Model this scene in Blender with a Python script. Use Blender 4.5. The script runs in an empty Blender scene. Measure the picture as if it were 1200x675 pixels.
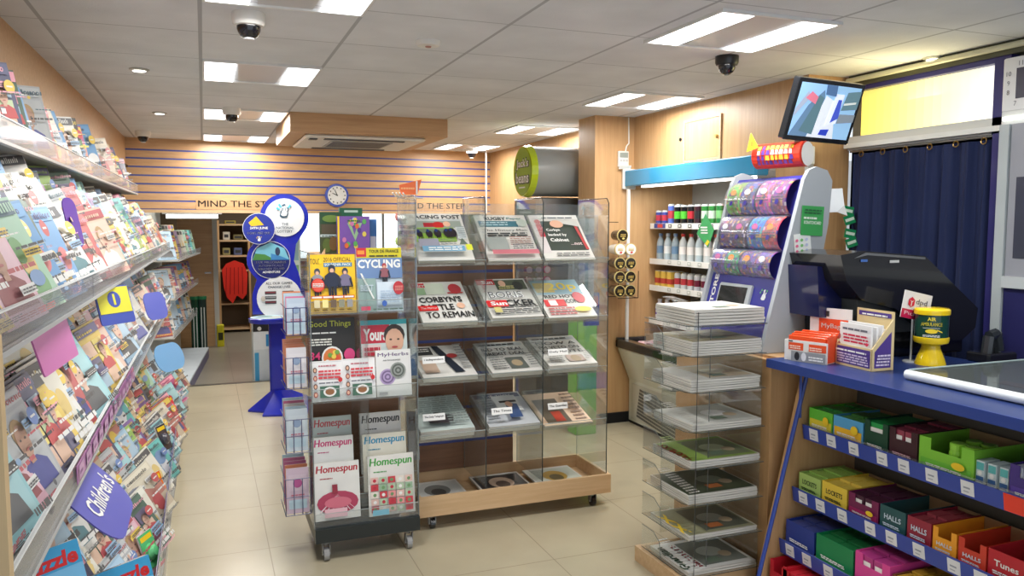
import bpy, math, random
from mathutils import Matrix, Vector
R=random.Random(7)
SC=bpy.context.scene; COL=SC.collection
# ---------------------------------------------------------------- camera maths
F=930.0; H=1.55; TH=math.atan(75.5/F); FH=math.hypot(F,75.5); PSI=math.atan(362/FH)
FW=Vector((math.sin(PSI)*math.cos(TH),math.cos(PSI)*math.cos(TH),-math.sin(TH)))
RT=Vector((math.cos(PSI),-math.sin(PSI),0)); UP=RT.cross(FW)
def ray(px,py): return FW+RT*((px-600)/F)+UP*((337.5-py)/F)
def atY(px,py,Y):
    d=ray(px,py);t=Y/d.y;return Vector((d.x*t,Y,H+d.z*t))
def atX(px,py,X):
    d=ray(px,py);t=X/d.x;return Vector((X,d.y*t,H+d.z*t))
def atZ(px,py,Z):
    d=ray(px,py);t=(Z-H)/d.z;return Vector((d.x*t,d.y*t,Z))
cam=bpy.data.cameras.new('camera'); co=bpy.data.objects.new('camera',cam); COL.objects.link(co)
cam.sensor_width=36; cam.lens=36*F/1200; cam.clip_start=.05; cam.clip_end=60
co.matrix_world=Matrix((( RT.x,UP.x,-FW.x,0),(RT.y,UP.y,-FW.y,0),(RT.z,UP.z,-FW.z,H),(0,0,0,1)))
SC.camera=co
# ---------------------------------------------------------------- materials
def lin(c):
    return tuple(((v/255)/12.92 if v/255<=.04045 else ((v/255+.055)/1.055)**2.4) for v in c[:3])+(1,)
MATS={}
def newmat(n):
    m=bpy.data.materials.new(n); m.use_nodes=True; MATS[n]=m
    nt=m.node_tree; b=nt.nodes['Principled BSDF']; return m,nt,b,nt.nodes['Material Output']
def attr(nt):
    a=nt.nodes.new('ShaderNodeAttribute'); a.attribute_name='Col'; return a
def colmat(n,rough=.5,metal=0,spec=.5,noise=0,coat=0):
    m,nt,b,o=newmat(n); a=attr(nt); src=a.outputs['Color']
    if noise:
        tc=nt.nodes.new('ShaderNodeTexCoord'); nz=nt.nodes.new('ShaderNodeTexNoise'); nz.inputs['Scale'].default_value=noise; nz.inputs['Detail'].default_value=3
        nt.links.new(tc.outputs['Object'],nz.inputs['Vector'])
        mr=nt.nodes.new('ShaderNodeMapRange'); mr.inputs['To Min'].default_value=.86; mr.inputs['To Max'].default_value=1.1
        nt.links.new(nz.outputs['Fac'],mr.inputs['Value'])
        mx=nt.nodes.new('ShaderNodeVectorMath'); mx.operation='SCALE'
        nt.links.new(src,mx.inputs[0]); nt.links.new(mr.outputs['Result'],mx.inputs['Scale']); src=mx.outputs['Vector']
    nt.links.new(src,b.inputs['Base Color'])
    b.inputs['Roughness'].default_value=rough; b.inputs['Metallic'].default_value=metal
    b.inputs['Specular IOR Level'].default_value=spec; b.inputs['Coat Weight'].default_value=coat
    return m
colmat('print',.38,0,.5,9); colmat('matte',.7,0,.3,6); colmat('gloss',.15,0,.5,coat=.3); colmat('metal',.3,.9); colmat('plastic',.35)
def emitmat(n,s):
    m,nt,b,o=newmat(n); a=attr(nt); nt.links.new(a.outputs['Color'],b.inputs['Emission Color']); b.inputs['Emission Strength'].default_value=s
    nt.links.new(a.outputs['Color'],b.inputs['Base Color'])
emitmat('emit',3.2); emitmat('screen',.75)
def acrylic(n,tint,fac,rough=.03,mx_=.6,df=.05):
    m,nt,b,o=newmat(n); nt.nodes.remove(b)
    t=nt.nodes.new('ShaderNodeBsdfTransparent'); t.inputs['Color'].default_value=tint
    g=nt.nodes.new('ShaderNodeBsdfGlossy'); g.inputs['Roughness'].default_value=rough; g.inputs['Color'].default_value=(.9,.92,.93,1)
    d=nt.nodes.new('ShaderNodeBsdfDiffuse'); d.inputs['Color'].default_value=(.75,.78,.78,1)
    lw=nt.nodes.new('ShaderNodeLayerWeight'); lw.inputs['Blend'].default_value=.35
    mr=nt.nodes.new('ShaderNodeMapRange'); mr.inputs['To Min'].default_value=fac; mr.inputs['To Max'].default_value=mx_
    nt.links.new(lw.outputs['Facing'],mr.inputs['Value'])
    # facing rises towards grazing angles
    mx=nt.nodes.new('ShaderNodeMixShader'); nt.links.new(mr.outputs['Result'],mx.inputs['Fac'])
    nt.links.new(t.outputs[0],mx.inputs[1]); nt.links.new(g.outputs[0],mx.inputs[2])
    m2=nt.nodes.new('ShaderNodeMixShader'); m2.inputs['Fac'].default_value=df
    nt.links.new(mx.outputs[0],m2.inputs[1]); nt.links.new(d.outputs[0],m2.inputs[2]); nt.links.new(m2.outputs[0],o.inputs['Surface'])
acrylic('acrylic',(.94,.955,.95,1),.025,.03,.45,.03); acrylic('smoke',(.70,.74,.72,1),.06,.05,.5); acrylic('film',(.93,.93,.94,1),.06,.15,.3,.10)
def wood(n,c1,c2,vert=True,rough=.4):
    m,nt,b,o=newmat(n); tc=nt.nodes.new('ShaderNodeTexCoord'); mp=nt.nodes.new('ShaderNodeMapping')
    mp.inputs['Scale'].default_value=(28,28,1.6) if vert else (1.6,28,28)
    nz=nt.nodes.new('ShaderNodeTexNoise'); nz.inputs['Scale'].default_value=1.6; nz.inputs['Detail'].default_value=6; nz.inputs['Roughness'].default_value=.62
    cr=nt.nodes.new('ShaderNodeValToRGB'); cr.color_ramp.elements[0].position=.3; cr.color_ramp.elements[1].position=.72
    cr.color_ramp.elements[0].color=lin(c1); cr.color_ramp.elements[1].color=lin(c2)
    nt.links.new(tc.outputs['Object'],mp.inputs['Vector']); nt.links.new(mp.outputs[0],nz.inputs['Vector']); nt.links.new(nz.outputs['Fac'],cr.inputs['Fac'])
    nt.links.new(cr.outputs['Color'],b.inputs['Base Color']); b.inputs['Roughness'].default_value=rough
wood('wood',(188,146,100),(204,164,118)); wood('woodh',(186,144,100),(204,164,120),False); wood('woodpale',(196,160,118),(214,182,142),False); wood('wooddark',(120,84,60),(146,104,76),False)
def gridmat(n,ox,oy,s,base,line,lw,rough,blotch,bump=0,spec=.5):
    m,nt,b,o=newmat(n); tc=nt.nodes.new('ShaderNodeTexCoord'); sp=nt.nodes.new('ShaderNodeSeparateXYZ'); nt.links.new(tc.outputs['Object'],sp.inputs[0])
    outs=[]
    for ax,off in (('X',ox),('Y',oy)):
        a=nt.nodes.new('ShaderNodeMath'); a.operation='SUBTRACT'; a.inputs[1].default_value=off-50*s; nt.links.new(sp.outputs[ax],a.inputs[0])
        q=nt.nodes.new('ShaderNodeMath'); q.operation='MODULO'; q.inputs[1].default_value=s; nt.links.new(a.outputs[0],q.inputs[0])
        c=nt.nodes.new('ShaderNodeMath'); c.operation='SUBTRACT'; c.inputs[1].default_value=s/2; nt.links.new(q.outputs[0],c.inputs[0])
        d=nt.nodes.new('ShaderNodeMath'); d.operation='ABSOLUTE'; nt.links.new(c.outputs[0],d.inputs[0])
        g=nt.nodes.new('ShaderNodeMath'); g.operation='GREATER_THAN'; g.inputs[1].default_value=s/2-(lw*2 if ax=='X' and n=='ceil' else lw); nt.links.new(d.outputs[0],g.inputs[0]); outs.append(g)
    mx=nt.nodes.new('ShaderNodeMath'); mx.operation='MAXIMUM'; nt.links.new(outs[0].outputs[0],mx.inputs[0]); nt.links.new(outs[1].outputs[0],mx.inputs[1])
    nz=nt.nodes.new('ShaderNodeTexNoise'); nz.inputs['Scale'].default_value=blotch; nz.inputs['Detail'].default_value=5; nt.links.new(tc.outputs['Object'],nz.inputs['Vector'])
    cr=nt.nodes.new('ShaderNodeValToRGB'); cr.color_ramp.elements[0].position=.3; cr.color_ramp.elements[1].position=.75
    cr.color_ramp.elements[0].color=lin(tuple(v*.93 for v in base)); cr.color_ramp.elements[1].color=lin(base); nt.links.new(nz.outputs['Fac'],cr.inputs['Fac'])
    mc=nt.nodes.new('ShaderNodeMix'); mc.data_type='RGBA'; mc.inputs[7].default_value=lin(line)
    nt.links.new(mx.outputs[0],mc.inputs[0]); nt.links.new(cr.outputs['Color'],mc.inputs[6]); nt.links.new(mc.outputs[2],b.inputs['Base Color'])
    b.inputs['Roughness'].default_value=rough; b.inputs['Specular IOR Level'].default_value=spec
    if bump:
        n2=nt.nodes.new('ShaderNodeTexNoise'); n2.inputs['Scale'].default_value=120; nt.links.new(tc.outputs['Object'],n2.inputs['Vector'])
        bp=nt.nodes.new('ShaderNodeBump'); bp.inputs['Strength'].default_value=bump; bp.inputs['Distance'].default_value=.004
        nt.links.new(n2.outputs['Fac'],bp.inputs['Height']); nt.links.new(bp.outputs[0],b.inputs['Normal'])
gridmat('ceil',.012,3.685,.59,(228,229,232),(176,177,180),.004,.9,3,.4,.2)
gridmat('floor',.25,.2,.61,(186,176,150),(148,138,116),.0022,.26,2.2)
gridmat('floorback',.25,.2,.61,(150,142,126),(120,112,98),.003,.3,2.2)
def edges(n,c1,c2,sc):
    m,nt,b,o=newmat(n); tc=nt.nodes.new('ShaderNodeTexCoord'); mp=nt.nodes.new('ShaderNodeMapping'); mp.inputs['Scale'].default_value=(3,3,sc)
    nz=nt.nodes.new('ShaderNodeTexNoise'); nz.inputs['Scale'].default_value=1; nz.inputs['Detail'].default_value=4
    cr=nt.nodes.new('ShaderNodeValToRGB'); cr.color_ramp.elements[0].position=.35; cr.color_ramp.elements[1].position=.6; cr.color_ramp.elements[0].color=lin(c1); cr.color_ramp.elements[1].color=lin(c2)
    nt.links.new(tc.outputs['Object'],mp.inputs['Vector']); nt.links.new(mp.outputs[0],nz.inputs['Vector']); nt.links.new(nz.outputs['Fac'],cr.inputs['Fac']); nt.links.new(cr.outputs['Color'],b.inputs['Base Color']); b.inputs['Roughness'].default_value=.8
edges('paperedge',(150,148,142),(226,224,216),500)
m,nt,b,o=newmat('curtain'); b.inputs['Base Color'].default_value=lin((22,36,78)); b.inputs['Roughness'].default_value=.85
# ---------------------------------------------------------------- colours
W=(240,240,236); K=(24,24,26); GY=(150,152,154); LG=(205,206,204); DG=(70,72,74)
RED=(205,40,42); BLU=(38,52,150); NAVY=(32,34,104); YEL=(246,208,40); GRN=(60,150,66); PNK=(232,110,160); PUR=(116,70,160); TEAL=(70,180,180); ORG=(238,110,40); SKIN=(226,178,150)
# ---------------------------------------------------------------- mesh builder
TXT={}
def text_geo(s,bold):
    k=(s,bold)
    if k not in TXT:
        c=bpy.data.curves.new('t','FONT'); c.body=s; c.size=1; c.resolution_u=2; hm='M' in s or 'm' in s or 'W' in s; c.offset=0 if hm else bold; c.fill_mode='FRONT'
        ob=bpy.data.objects.new('t',c); me=bpy.data.meshes.new_from_object(ob)
        v=[(p.co.x,p.co.y) for p in me.vertices]; f=[tuple(p.vertices) for p in me.polygons]
        bpy.data.objects.remove(ob); bpy.data.curves.remove(c); bpy.data.meshes.remove(me)
        if hm and bold>0 and v: n_=len(v); v=[(x-bold*.7,y) for x,y in v]+[(x,y) for x,y in v]+[(x+bold*.7,y) for x,y in v]; f=f+[tuple(i+n_ for i in q) for q in f]+[tuple(i+2*n_ for i in q) for q in f]
        if not v: v=[(0,0),(1,0),(1,1)]; f=[]
        x0=min(p[0] for p in v); x1=max(p[0] for p in v); y0=min(p[1] for p in v); y1=max(p[1] for p in v)
        TXT[k]=(v,f,x0,x1,y0,y1)
    return TXT[k]
def frame(o,u,v):
    o=Vector(o);u=Vector(u).normalized();v=Vector(v).normalized();n=u.cross(v).normalized();v=n.cross(u)
    return Matrix(((u.x,v.x,n.x,o.x),(u.y,v.y,n.y,o.y),(u.z,v.z,n.z,o.z),(0,0,0,1)))
I4=Matrix.Identity(4)
def wm(o):
    m=o.matrix_basis.copy()
    while o.parent is not None: o=o.parent; m=o.matrix_basis@m
    return m
class MB:
    def __init__(s,mat='print',M=None):
        s.v=[];s.f=[];s.c=[];s.m=[];s.mat=mat;s.M=M or I4;s.z=0;s.ms=[]
    def face(s,pts,col,mat=None):
        b=len(s.v); s.v+=[s.M@Vector(p) for p in pts]; s.f.append(tuple(range(b,b+len(pts)))); s._c(col,mat)
    def _c(s,col,mat=None):
        s.c.append(lin(col)); mt=mat or s.mat
        if mt not in s.ms: s.ms.append(mt)
        s.m.append(s.ms.index(mt))
    def mesh(s,vs,fs,col,mat=None):
        b=len(s.v); s.v+=[s.M@Vector(p) for p in vs]
        for i,f in enumerate(fs): s.f.append(tuple(b+k for k in f)); s._c(col[i] if isinstance(col,list) else col,mat)
    def box(s,x0,x1,y0,y1,z0,z1,col,mat=None,top=None,bev=0):
        if bev:
            b=bev; vs=[]
            P=lambda X0,X1,Y0,Y1,Z: [(X0,Y0,Z),(X1,Y0,Z),(X1,Y1,Z),(X0,Y1,Z)]
            oc=lambda Z,i: [(x0+b+i,y0+i,Z),(x1-b-i,y0+i,Z),(x1-i,y0+b+i,Z),(x1-i,y1-b-i,Z),(x1-b-i,y1-i,Z),(x0+b+i,y1-i,Z),(x0+i,y1-b-i,Z),(x0+i,y0+b+i,Z)]
            vs=oc(z0,b*.5)+oc(z0+b*.6,0)+oc(z1-b*.6,0)+oc(z1,b*.5); fs=[tuple(range(7,-1,-1)),tuple(range(24,32))]
            for r in range(3):
                for i in range(8): j=(i+1)%8; fs.append((r*8+i,r*8+j,r*8+8+j,r*8+8+i))
            s.mesh(vs,fs,col,mat); return
        vs=[(x0,y0,z0),(x1,y0,z0),(x1,y1,z0),(x0,y1,z0),(x0,y0,z1),(x1,y0,z1),(x1,y1,z1),(x0,y1,z1)]
        fs=[(0,3,2,1),(4,5,6,7),(0,1,5,4),(1,2,6,5),(2,3,7,6),(3,0,4,7)]
        s.mesh(vs,fs,[col,top or col,col,col,col,col],mat)
    def cyl(s,p0,p1,r,col,n=14,r2=None,mat=None,caps=True):
        p0=Vector(p0);p1=Vector(p1);a=(p1-p0).normalized();t=Vector((0,0,1)) if abs(a.z)<.9 else Vector((1,0,0))
        u=a.cross(t).normalized();w=a.cross(u).normalized(); r2=r if r2 is None else r2
        vs=[];fs=[]
        for p,q in((p0,r),(p1,r2)):
            for i in range(n):
                an=2*math.pi*i/n; vs.append(p+u*(q*math.cos(an))+w*(q*math.sin(an)))
        for i in range(n): j=(i+1)%n; fs.append((i,j,n+j,n+i))
        if caps: fs+= [tuple(range(n-1,-1,-1)),tuple(range(n,2*n))]
        s.mesh(vs,fs,col,mat)
    def lathe(s,prof,c,col,n=20,mat=None):
        vs=[];fs=[];cs=[]
        for r,z in prof:
            for i in range(n):
                an=2*math.pi*i/n; vs.append((c[0]+r*math.cos(an),c[1]+r*math.sin(an),c[2]+z))
        for k in range(len(prof)-1):
            for i in range(n):
                j=(i+1)%n; fs.append((k*n+i,k*n+j,(k+1)*n+j,(k+1)*n+i)); cs.append(col[k] if isinstance(col,list) else col)
        fs.append(tuple(range(n-1,-1,-1))); cs.append(cs[0]); fs.append(tuple(range((len(prof)-1)*n,len(prof)*n))); cs.append(cs[-2])
        s.mesh(vs,fs,cs,mat)
    def tube(s,pts,r,col,n=6,mat=None):
        for a,b in zip(pts,pts[1:]): s.cyl(a,b,r,col,n,mat=mat)
    def prism(s,poly,d,col,mat=None,side=None):
        n=len(poly); a=sum(poly[i][0]*poly[(i+1)%n][1]-poly[(i+1)%n][0]*poly[i][1] for i in range(n))
        if a<0: poly=poly[::-1]
        vs=[(x,y,0) for x,y in poly]+[(x,y,d) for x,y in poly]
        fs=[tuple(range(n-1,-1,-1)),tuple(range(n,2*n))]+[(i,(i+1)%n,n+(i+1)%n,n+i) for i in range(n)]
        s.mesh(vs,fs,[col,col]+[side or col]*n,mat)
    # flat printing in the x/y plane of M
    def up(s): s.z+=.0005; return s.z
    def rect(s,x0,y0,x1,y1,col,mat=None): z=s.up(); s.face([(x0,y0,z),(x1,y0,z),(x1,y1,z),(x0,y1,z)],col,mat)
    def poly(s,pts,col,mat=None): z=s.up(); s.face([(x,y,z) for x,y in pts],col,mat)
    def ell(s,cx,cy,rx,ry,col,n=16,mat=None): s.poly([(cx+rx*math.cos(2*math.pi*i/n),cy+ry*math.sin(2*math.pi*i/n)) for i in range(n)],col,mat)
    def txt(s,t,x,y,h,col,w=None,al='l',bold=.02,sh=0,mat=None,rot=0):
        v,f,x0,x1,y0,y1=text_geo(t,bold); k=h/(y1-y0) if h else w/(x1-x0); kx=(w/(x1-x0)) if w else k
        W_=(x1-x0)*kx; ox=x-(0 if al=='l' else W_/2 if al=='c' else W_); z=s.up()
        P=[]
        for a,b in v:
            X=(a-x0)*kx+sh*(b-y0)*k; Y=(b-y0)*k
            if rot: X,Y=-Y,X; P.append((x+X,y+Y,z))
            else: P.append((ox+X,y+Y,z))
        s.mesh(P,f,col,mat)
    def lines(s,x0,y0,x1,y1,n,col,fill=.55,seed=None):
        r=random.Random(seed if seed is not None else int(x0*1e4+y0*1e5)+n); dy=(y1-y0)/n
        for i in range(n):
            x=x0
            while x<x1:
                w=min(x1-x,(x1-x0)*r.uniform(.08,.3)); s.rect(x,y0+i*dy,x+w,y0+i*dy+dy*fill,col); x+=w+(x1-x0)*.03
    def portrait(s,cx,y0,h,hair,cloth,skin=SKIN):
        s.poly([(cx-h*.42,y0),(cx+h*.42,y0),(cx+h*.36,y0+h*.3),(cx+h*.14,y0+h*.42),(cx-h*.14,y0+h*.42),(cx-h*.36,y0+h*.3)],cloth)
        s.ell(cx,y0+h*.77,h*.195,h*.2,hair,14); s.rect(cx-h*.07,y0+h*.36,cx+h*.07,y0+h*.55,skin); s.ell(cx,y0+h*.66,h*.17,h*.23,skin,14)
        d=tuple(v*.35 for v in skin)
        for q in(-1,1): s.ell(cx+q*h*.07,y0+h*.69,h*.025,h*.018,d,8)
        s.ell(cx,y0+h*.55,h*.06,h*.02,(190,80,80),8)
    def build(s,name,parent=None,label=None,cat=None,group=None,kind=None,smooth=False,mesh_only=False,loc=None):
        me=bpy.data.meshes.new(name)
        if parent is not None: inv=wm(parent).inverted(); vs=[inv@p for p in s.v]; L=Vector((0,0,0))
        elif mesh_only: vs=s.v; L=None
        else:
            xs=[p.x for p in s.v];ys=[p.y for p in s.v];zs=[p.z for p in s.v]
            L=Vector(loc) if loc is not None else Vector(((min(xs)+max(xs))/2,(min(ys)+max(ys))/2,min(zs)))
            vs=[p-L for p in s.v]
        me.from_pydata([tuple(p) for p in vs],[],s.f)
        for k in s.ms: me.materials.append(MATS[k])
        me.polygons.foreach_set('material_index',s.m)
        ca=me.color_attributes.new('Col','FLOAT_COLOR','CORNER'); buf=[]
        for f,c in zip(s.f,s.c): buf+=list(c)*len(f)
        ca.data.foreach_set('color',buf)
        if smooth: me.polygons.foreach_set('use_smooth',[True]*len(s.f)); 
        me.update()
        if mesh_only: return me
        o=bpy.data.objects.new(name,me); COL.objects.link(o)
        if smooth and hasattr(me,'set_sharp_from_angle'): me.set_sharp_from_angle(angle=.7)
        if parent is not None: o.parent=parent
        else: o.location=L
        tag(o,label,cat,group,kind); return o
def tag(o,label=None,cat=None,group=None,kind=None):
    if label: o['label']=label
    if cat: o['category']=cat
    if group: o['group']=group
    if kind: o['kind']=kind
def thing(name,label,cat,loc=(0,0,0),group=None,rz=0):
    o=bpy.data.objects.new(name,None); COL.objects.link(o); o.empty_display_size=.05
    o.matrix_basis=Matrix.Translation(loc)@Matrix.Rotation(rz,4,'Z'); tag(o,label,cat,group); return o
def put(me,name,M,label,cat,group=None):
    o=bpy.data.objects.new(name,me); COL.objects.link(o); o.matrix_basis=M; tag(o,label,cat,group); return o
def dup(root,M,label=None,group=None):
    r=root.copy(); COL.objects.link(r); r.matrix_basis=M
    if label: r['label']=label
    if group: r['group']=group
    for ch in list(root.children):
        c=ch.copy(); COL.objects.link(c); c.parent=r
        for g in list(ch.children): d=g.copy(); COL.objects.link(d); d.parent=c
    return r
ORD=['first','second','third','fourth','fifth','sixth','seventh','eighth','ninth','tenth','eleventh','twelfth']
def nth(i): return ORD[i] if i<12 else str(i+1)+('st' if (i+1)%10==1 and i!=10 else 'nd' if (i+1)%10==2 else 'rd' if (i+1)%10==3 else 'th')
# ================================================================ SETTING
CZ=2.36; BW=8.45
def bw(x): return 8.35+(x+.6)*.09           # line of the slatted wall
b=MB('floor'); b.box(-.9,3.6,-.6,8.1,-.05,0,W); b.build('floor',kind='structure',loc=(0,0,0))
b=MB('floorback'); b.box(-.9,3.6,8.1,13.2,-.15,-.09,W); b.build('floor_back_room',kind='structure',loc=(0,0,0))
b=MB('metal'); b.box(-.3,3.1,8.06,8.12,-.09,.004,(120,118,110)); b.build('trim_1',kind='structure')
b=MB('ceil'); b.box(-.9,3.6,-.6,8.9,CZ,CZ+.05,W); b.build('ceiling',kind='structure',loc=(0,0,0))
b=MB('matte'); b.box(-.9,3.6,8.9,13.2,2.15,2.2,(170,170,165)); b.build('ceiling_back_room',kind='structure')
b=MB('matte'); b.box(-.86,-.8,-.6,13.2,-.1,CZ,(208,204,186)); b.build('wall_left',kind='structure')
b=MB('woodh'); b.M=frame((-.80,-.6,2.10),(.012,1,0),(0,0,1)); b.box(0,9.0,0,CZ-2.10,-.03,.03,W); b.build('trim_2',kind='structure')
b=MB('matte'); b.M=frame((-.765,-.6,2.08),(.012,1,0),(0,0,1)); b.box(0,9.0,0,.02,0,.012,(70,55,40)); b.build('trim_3',kind='structure')
# slatted header wall over the step
def slatwall(name,x0,x1,y,z0,z1,pitch,first,dark=False,parent=None,kind='structure'):
    b=MB('woodh' if not dark else 'wooddark'); b.M=frame((x0,y(x0),0),(x1-x0,y(x1)-y(x0),0),(0,0,1)); L=math.hypot(x1-x0,y(x1)-y(x0))
    z=z1; zz=first; cuts=[]
    while zz>z0: cuts.append(zz); zz-=pitch
    top=z1
    for c in cuts: b.box(0,L,c+.008,top,-.02,.0,W); b.box(0,L,c-.008,c+.008,-.02,-.003,(64,76,150),'plastic'); top=c-.008
    b.box(0,L,z0,top,-.02,0,W)
    return b
b=slatwall('wall_back',-.72,3.12,bw,1.68,CZ,.0805,2.25); b.build('wall_back',kind='structure')
b=MB('woodpale'); b.M=frame((-.72,bw(-.72)-.004,1.655),(3.84,3.84*.09,0),(0,0,1)); b.box(0,3.85,0,.03,-.03,.01,W); b.build('trim_4',kind='structure')
for i,x in enumerate((-.04,2.02)):
    b=MB('plastic'); b.M=frame((x,bw(x)-.003,1.70),(1,.09,0),(0,0,1)); b.box(-.02,.82,-.012,.1,-.003,0,W,'woodh'); b.z=.001; b.txt('MIND THE STEP',0.0,.015,.062,(40,36,34),w=.76,bold=.01)
    b.build('wall_sign',label='MIND THE STEP black lettering on the slatted wall, '+('left of the lottery stand' if i==0 else 'behind the newspaper stand'),cat='sign')
# right walls
b=MB('wood'); b.box(3.1,3.16,3.77,5.4,1.93,CZ,W); b.build('wall_right',kind='structure')
b=MB('wood'); b.box(3.1,3.16,5.4,8.9,-.1,CZ,W); b.build('wall_right_far',kind='structure')
b=MB('wood'); b.box(3.1,3.4,3.52,3.77,0,CZ,W); b.build('wall_pier',kind='structure')
b=MB('matte'); b.box(3.42,3.5,-.6,3.52,0,2.0,(150,140,120)); b.build('wall_counter',kind='structure')
b=MB('wood'); b.box(2.765,3.1,5.4,5.68,0.08,CZ,W); b.build('wall_column',kind='structure')
b=MB('matte'); b.box(2.755,3.1,5.385,5.69,0,.08,K); b.build('baseboard_right',kind='structure')
b=MB('matte'); b.box(-.9,3.6,13.1,13.2,-.1,2.2,(120,104,84)); b.build('wall_back_room',kind='structure')
b=MB('matte'); b.box(3.3,3.4,8.9,13.2,-.1,2.2,(150,140,122)); b.build('wall_back_room_right',kind='structure')
# ceiling lights ------------------------------------------------
proto=None
def light_fixture():
    t=thing('ceiling_light','x','ceiling light',(0,0,0))
    fr=MB('plastic'); 
    for x0,x1,y0,y1 in((-.29,.29,-.29,-.275),(-.29,.29,.275,.29),(-.29,-.28,-.275,.275),(.28,.29,-.275,.275)): fr.box(x0,x1,y0,y1,-.012,0,(225,225,222))
    fr.build('frame',t)
    pn=MB('metal'); pn.face([(-.125,-.275,-.004),(-.1,.275,-.004),(.1,.275,-.004),(.125,-.275,-.004)][::-1],(200,196,192),'plastic'); pn.build('reflector',t)
    for sx in(-1,1):
        d=MB('emit'); r=[(-.275,-.275),(-.13,-.275),(-.13,.275),(-.275,.275)]
        x0,x1=(-.275,-.13) if sx<0 else(.13,.275); d.box(x0,x1,-.27,.27,-.012,-.002,(250,252,255)); d.build('diffuser',t)
    return t
LP=[(.31,4.56,'above the aisle, third from the back wall'),(.31,6.31,'above the aisle, next to the boxed air conditioner'),(.31,8.03,'above the aisle, against the slatted back wall'),(.31,2.86,'above the aisle, nearest the viewer'),
    (2.14,2.86,'nearest on the right, beside the dark dome camera'),(2.72,4.65,'over the drinks chiller, in front of the wooden column'),(2.72,6.42,'on the right behind the wooden column'),(2.62,8.08,'farthest on the right, by the back wall'),
    (2.14,1.2,'over the counter behind the viewer')]
lproto=light_fixture()
for i,(x,y,d) in enumerate(LP):
    o=lproto if i==0 else dup(lproto,Matrix.Translation((x,y,CZ)))
    o.matrix_basis=Matrix.Translation((x,y,CZ)); o['label']='twin strip recessed ceiling light '+d; o['group']='recessed twin strip ceiling lights'
    L=bpy.data.lights.new('lamp','AREA'); L.shape='RECTANGLE'; L.size=.5; L.size_y=.5; L.energy=21; L.color=(1,.985,.95)
    lo=bpy.data.objects.new('ceiling_lamp',L); COL.objects.link(lo); lo.location=(x,y,CZ-.03)
    if y<8: 
        pass
def dome(x,y,lab,dark=False,s=1.0):
    t=thing('dome_camera',lab,'camera',(x,y,CZ),'ceiling dome cameras')
    c=(x,y,CZ); body=K if dark else (232,230,224)
    a=MB('plastic'); a.lathe([(.062*s,0),(.062*s,-.035*s),(.056*s,-.048*s),(.046*s,-.05*s)],c,body); a.build('housing',t,smooth=True)
    a=MB('gloss'); a.lathe([(.045*s,-.05*s),(.044*s,-.065*s),(.034*s,-.085*s),(.018*s,-.096*s),(.003,-.099*s)],c,(18,18,22)); a.build('dome',t,smooth=True)
    a=MB('plastic'); a.lathe([(.02*s,-.092*s),(.02*s,-.1*s)],c,(215,215,215)) if not dark else a.lathe([(.012*s,-.097*s),(.012*s,-.1*s)],c,DG); a.build('trim_ring',t)
dome(.187,3.3,'large white dome camera nearest the viewer, between ceiling lights'); dome(.21,6.0,'white dome camera beside the second aisle light')
dome(-.47,7.75,'small white dome camera in the left back corner of the ceiling'); dome(2.397,3.29,'black dome camera beside the long strip lights on the right',True,.9)
dome(2.75,8.3,'small white dome camera by the far right ceiling light')
def spot(x,y,lab):
    t=thing('spotlight',lab,'spotlight',(x,y,CZ),'round recessed spotlights')
    a=MB('metal'); a.lathe([(.05,0),(.05,-.006),(.036,-.01)],(x,y,CZ),(190,190,185)); a.build('rim',t,smooth=True)
    a=MB('emit'); a.lathe([(.034,-.0101),(.03,-.0125)],(x,y,CZ),(255,252,240)); a.build('lens',t)
spot(-.29,4.677,'round spotlight near the left wall, closer to the viewer'); spot(-.273,6.43,'round spotlight near the left wall, farther away'); spot(3.36,2.95,'round spotlight above the bright window by the counter')
t=thing('smoke_detector','flat white round smoke detector on the ceiling','detector',(.958,3.5,CZ)); a=MB('plastic'); a.lathe([(.055,0),(.055,-.012),(.048,-.022),(.02,-.024)],(.958,3.5,CZ),(226,224,218)); a.build('body',t,smooth=True)
a=MB('plastic'); a.lathe([(.014,-.024),(.012,-.028)],(.958,3.5,CZ),(170,120,110)); a.build('sensor',t)
# boxed air conditioner
t=thing('air_conditioner','beech boxed casing with white cassette air conditioner under the ceiling','air conditioner',(1.2,6.6,2.22))
a=MB('woodh'); a.box(.61,1.8,6.03,7.2,2.22,CZ,W); a.build('casing',t)
a=MB('plastic'); a.box(.73,1.66,6.14,7.08,2.195,2.22,(222,222,216),bev=.02); a.build('cassette',t)
a=MB('plastic'); a.box(.95,1.44,6.36,6.86,2.19,2.195,(168,168,164))
for i in range(12): a.box(.97,1.42,6.38+i*.04,6.40+i*.04,2.188,2.19,(110,110,108))
a.build('grille',t)
for q in((.88,1.5,6.2,6.26),(.88,1.5,6.96,7.02),(.77,.83,6.22,6.3)): a=MB('plastic'); a.box(*q,2.188,2.196,(56,58,60)); a.build('air_outlet',t)
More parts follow.
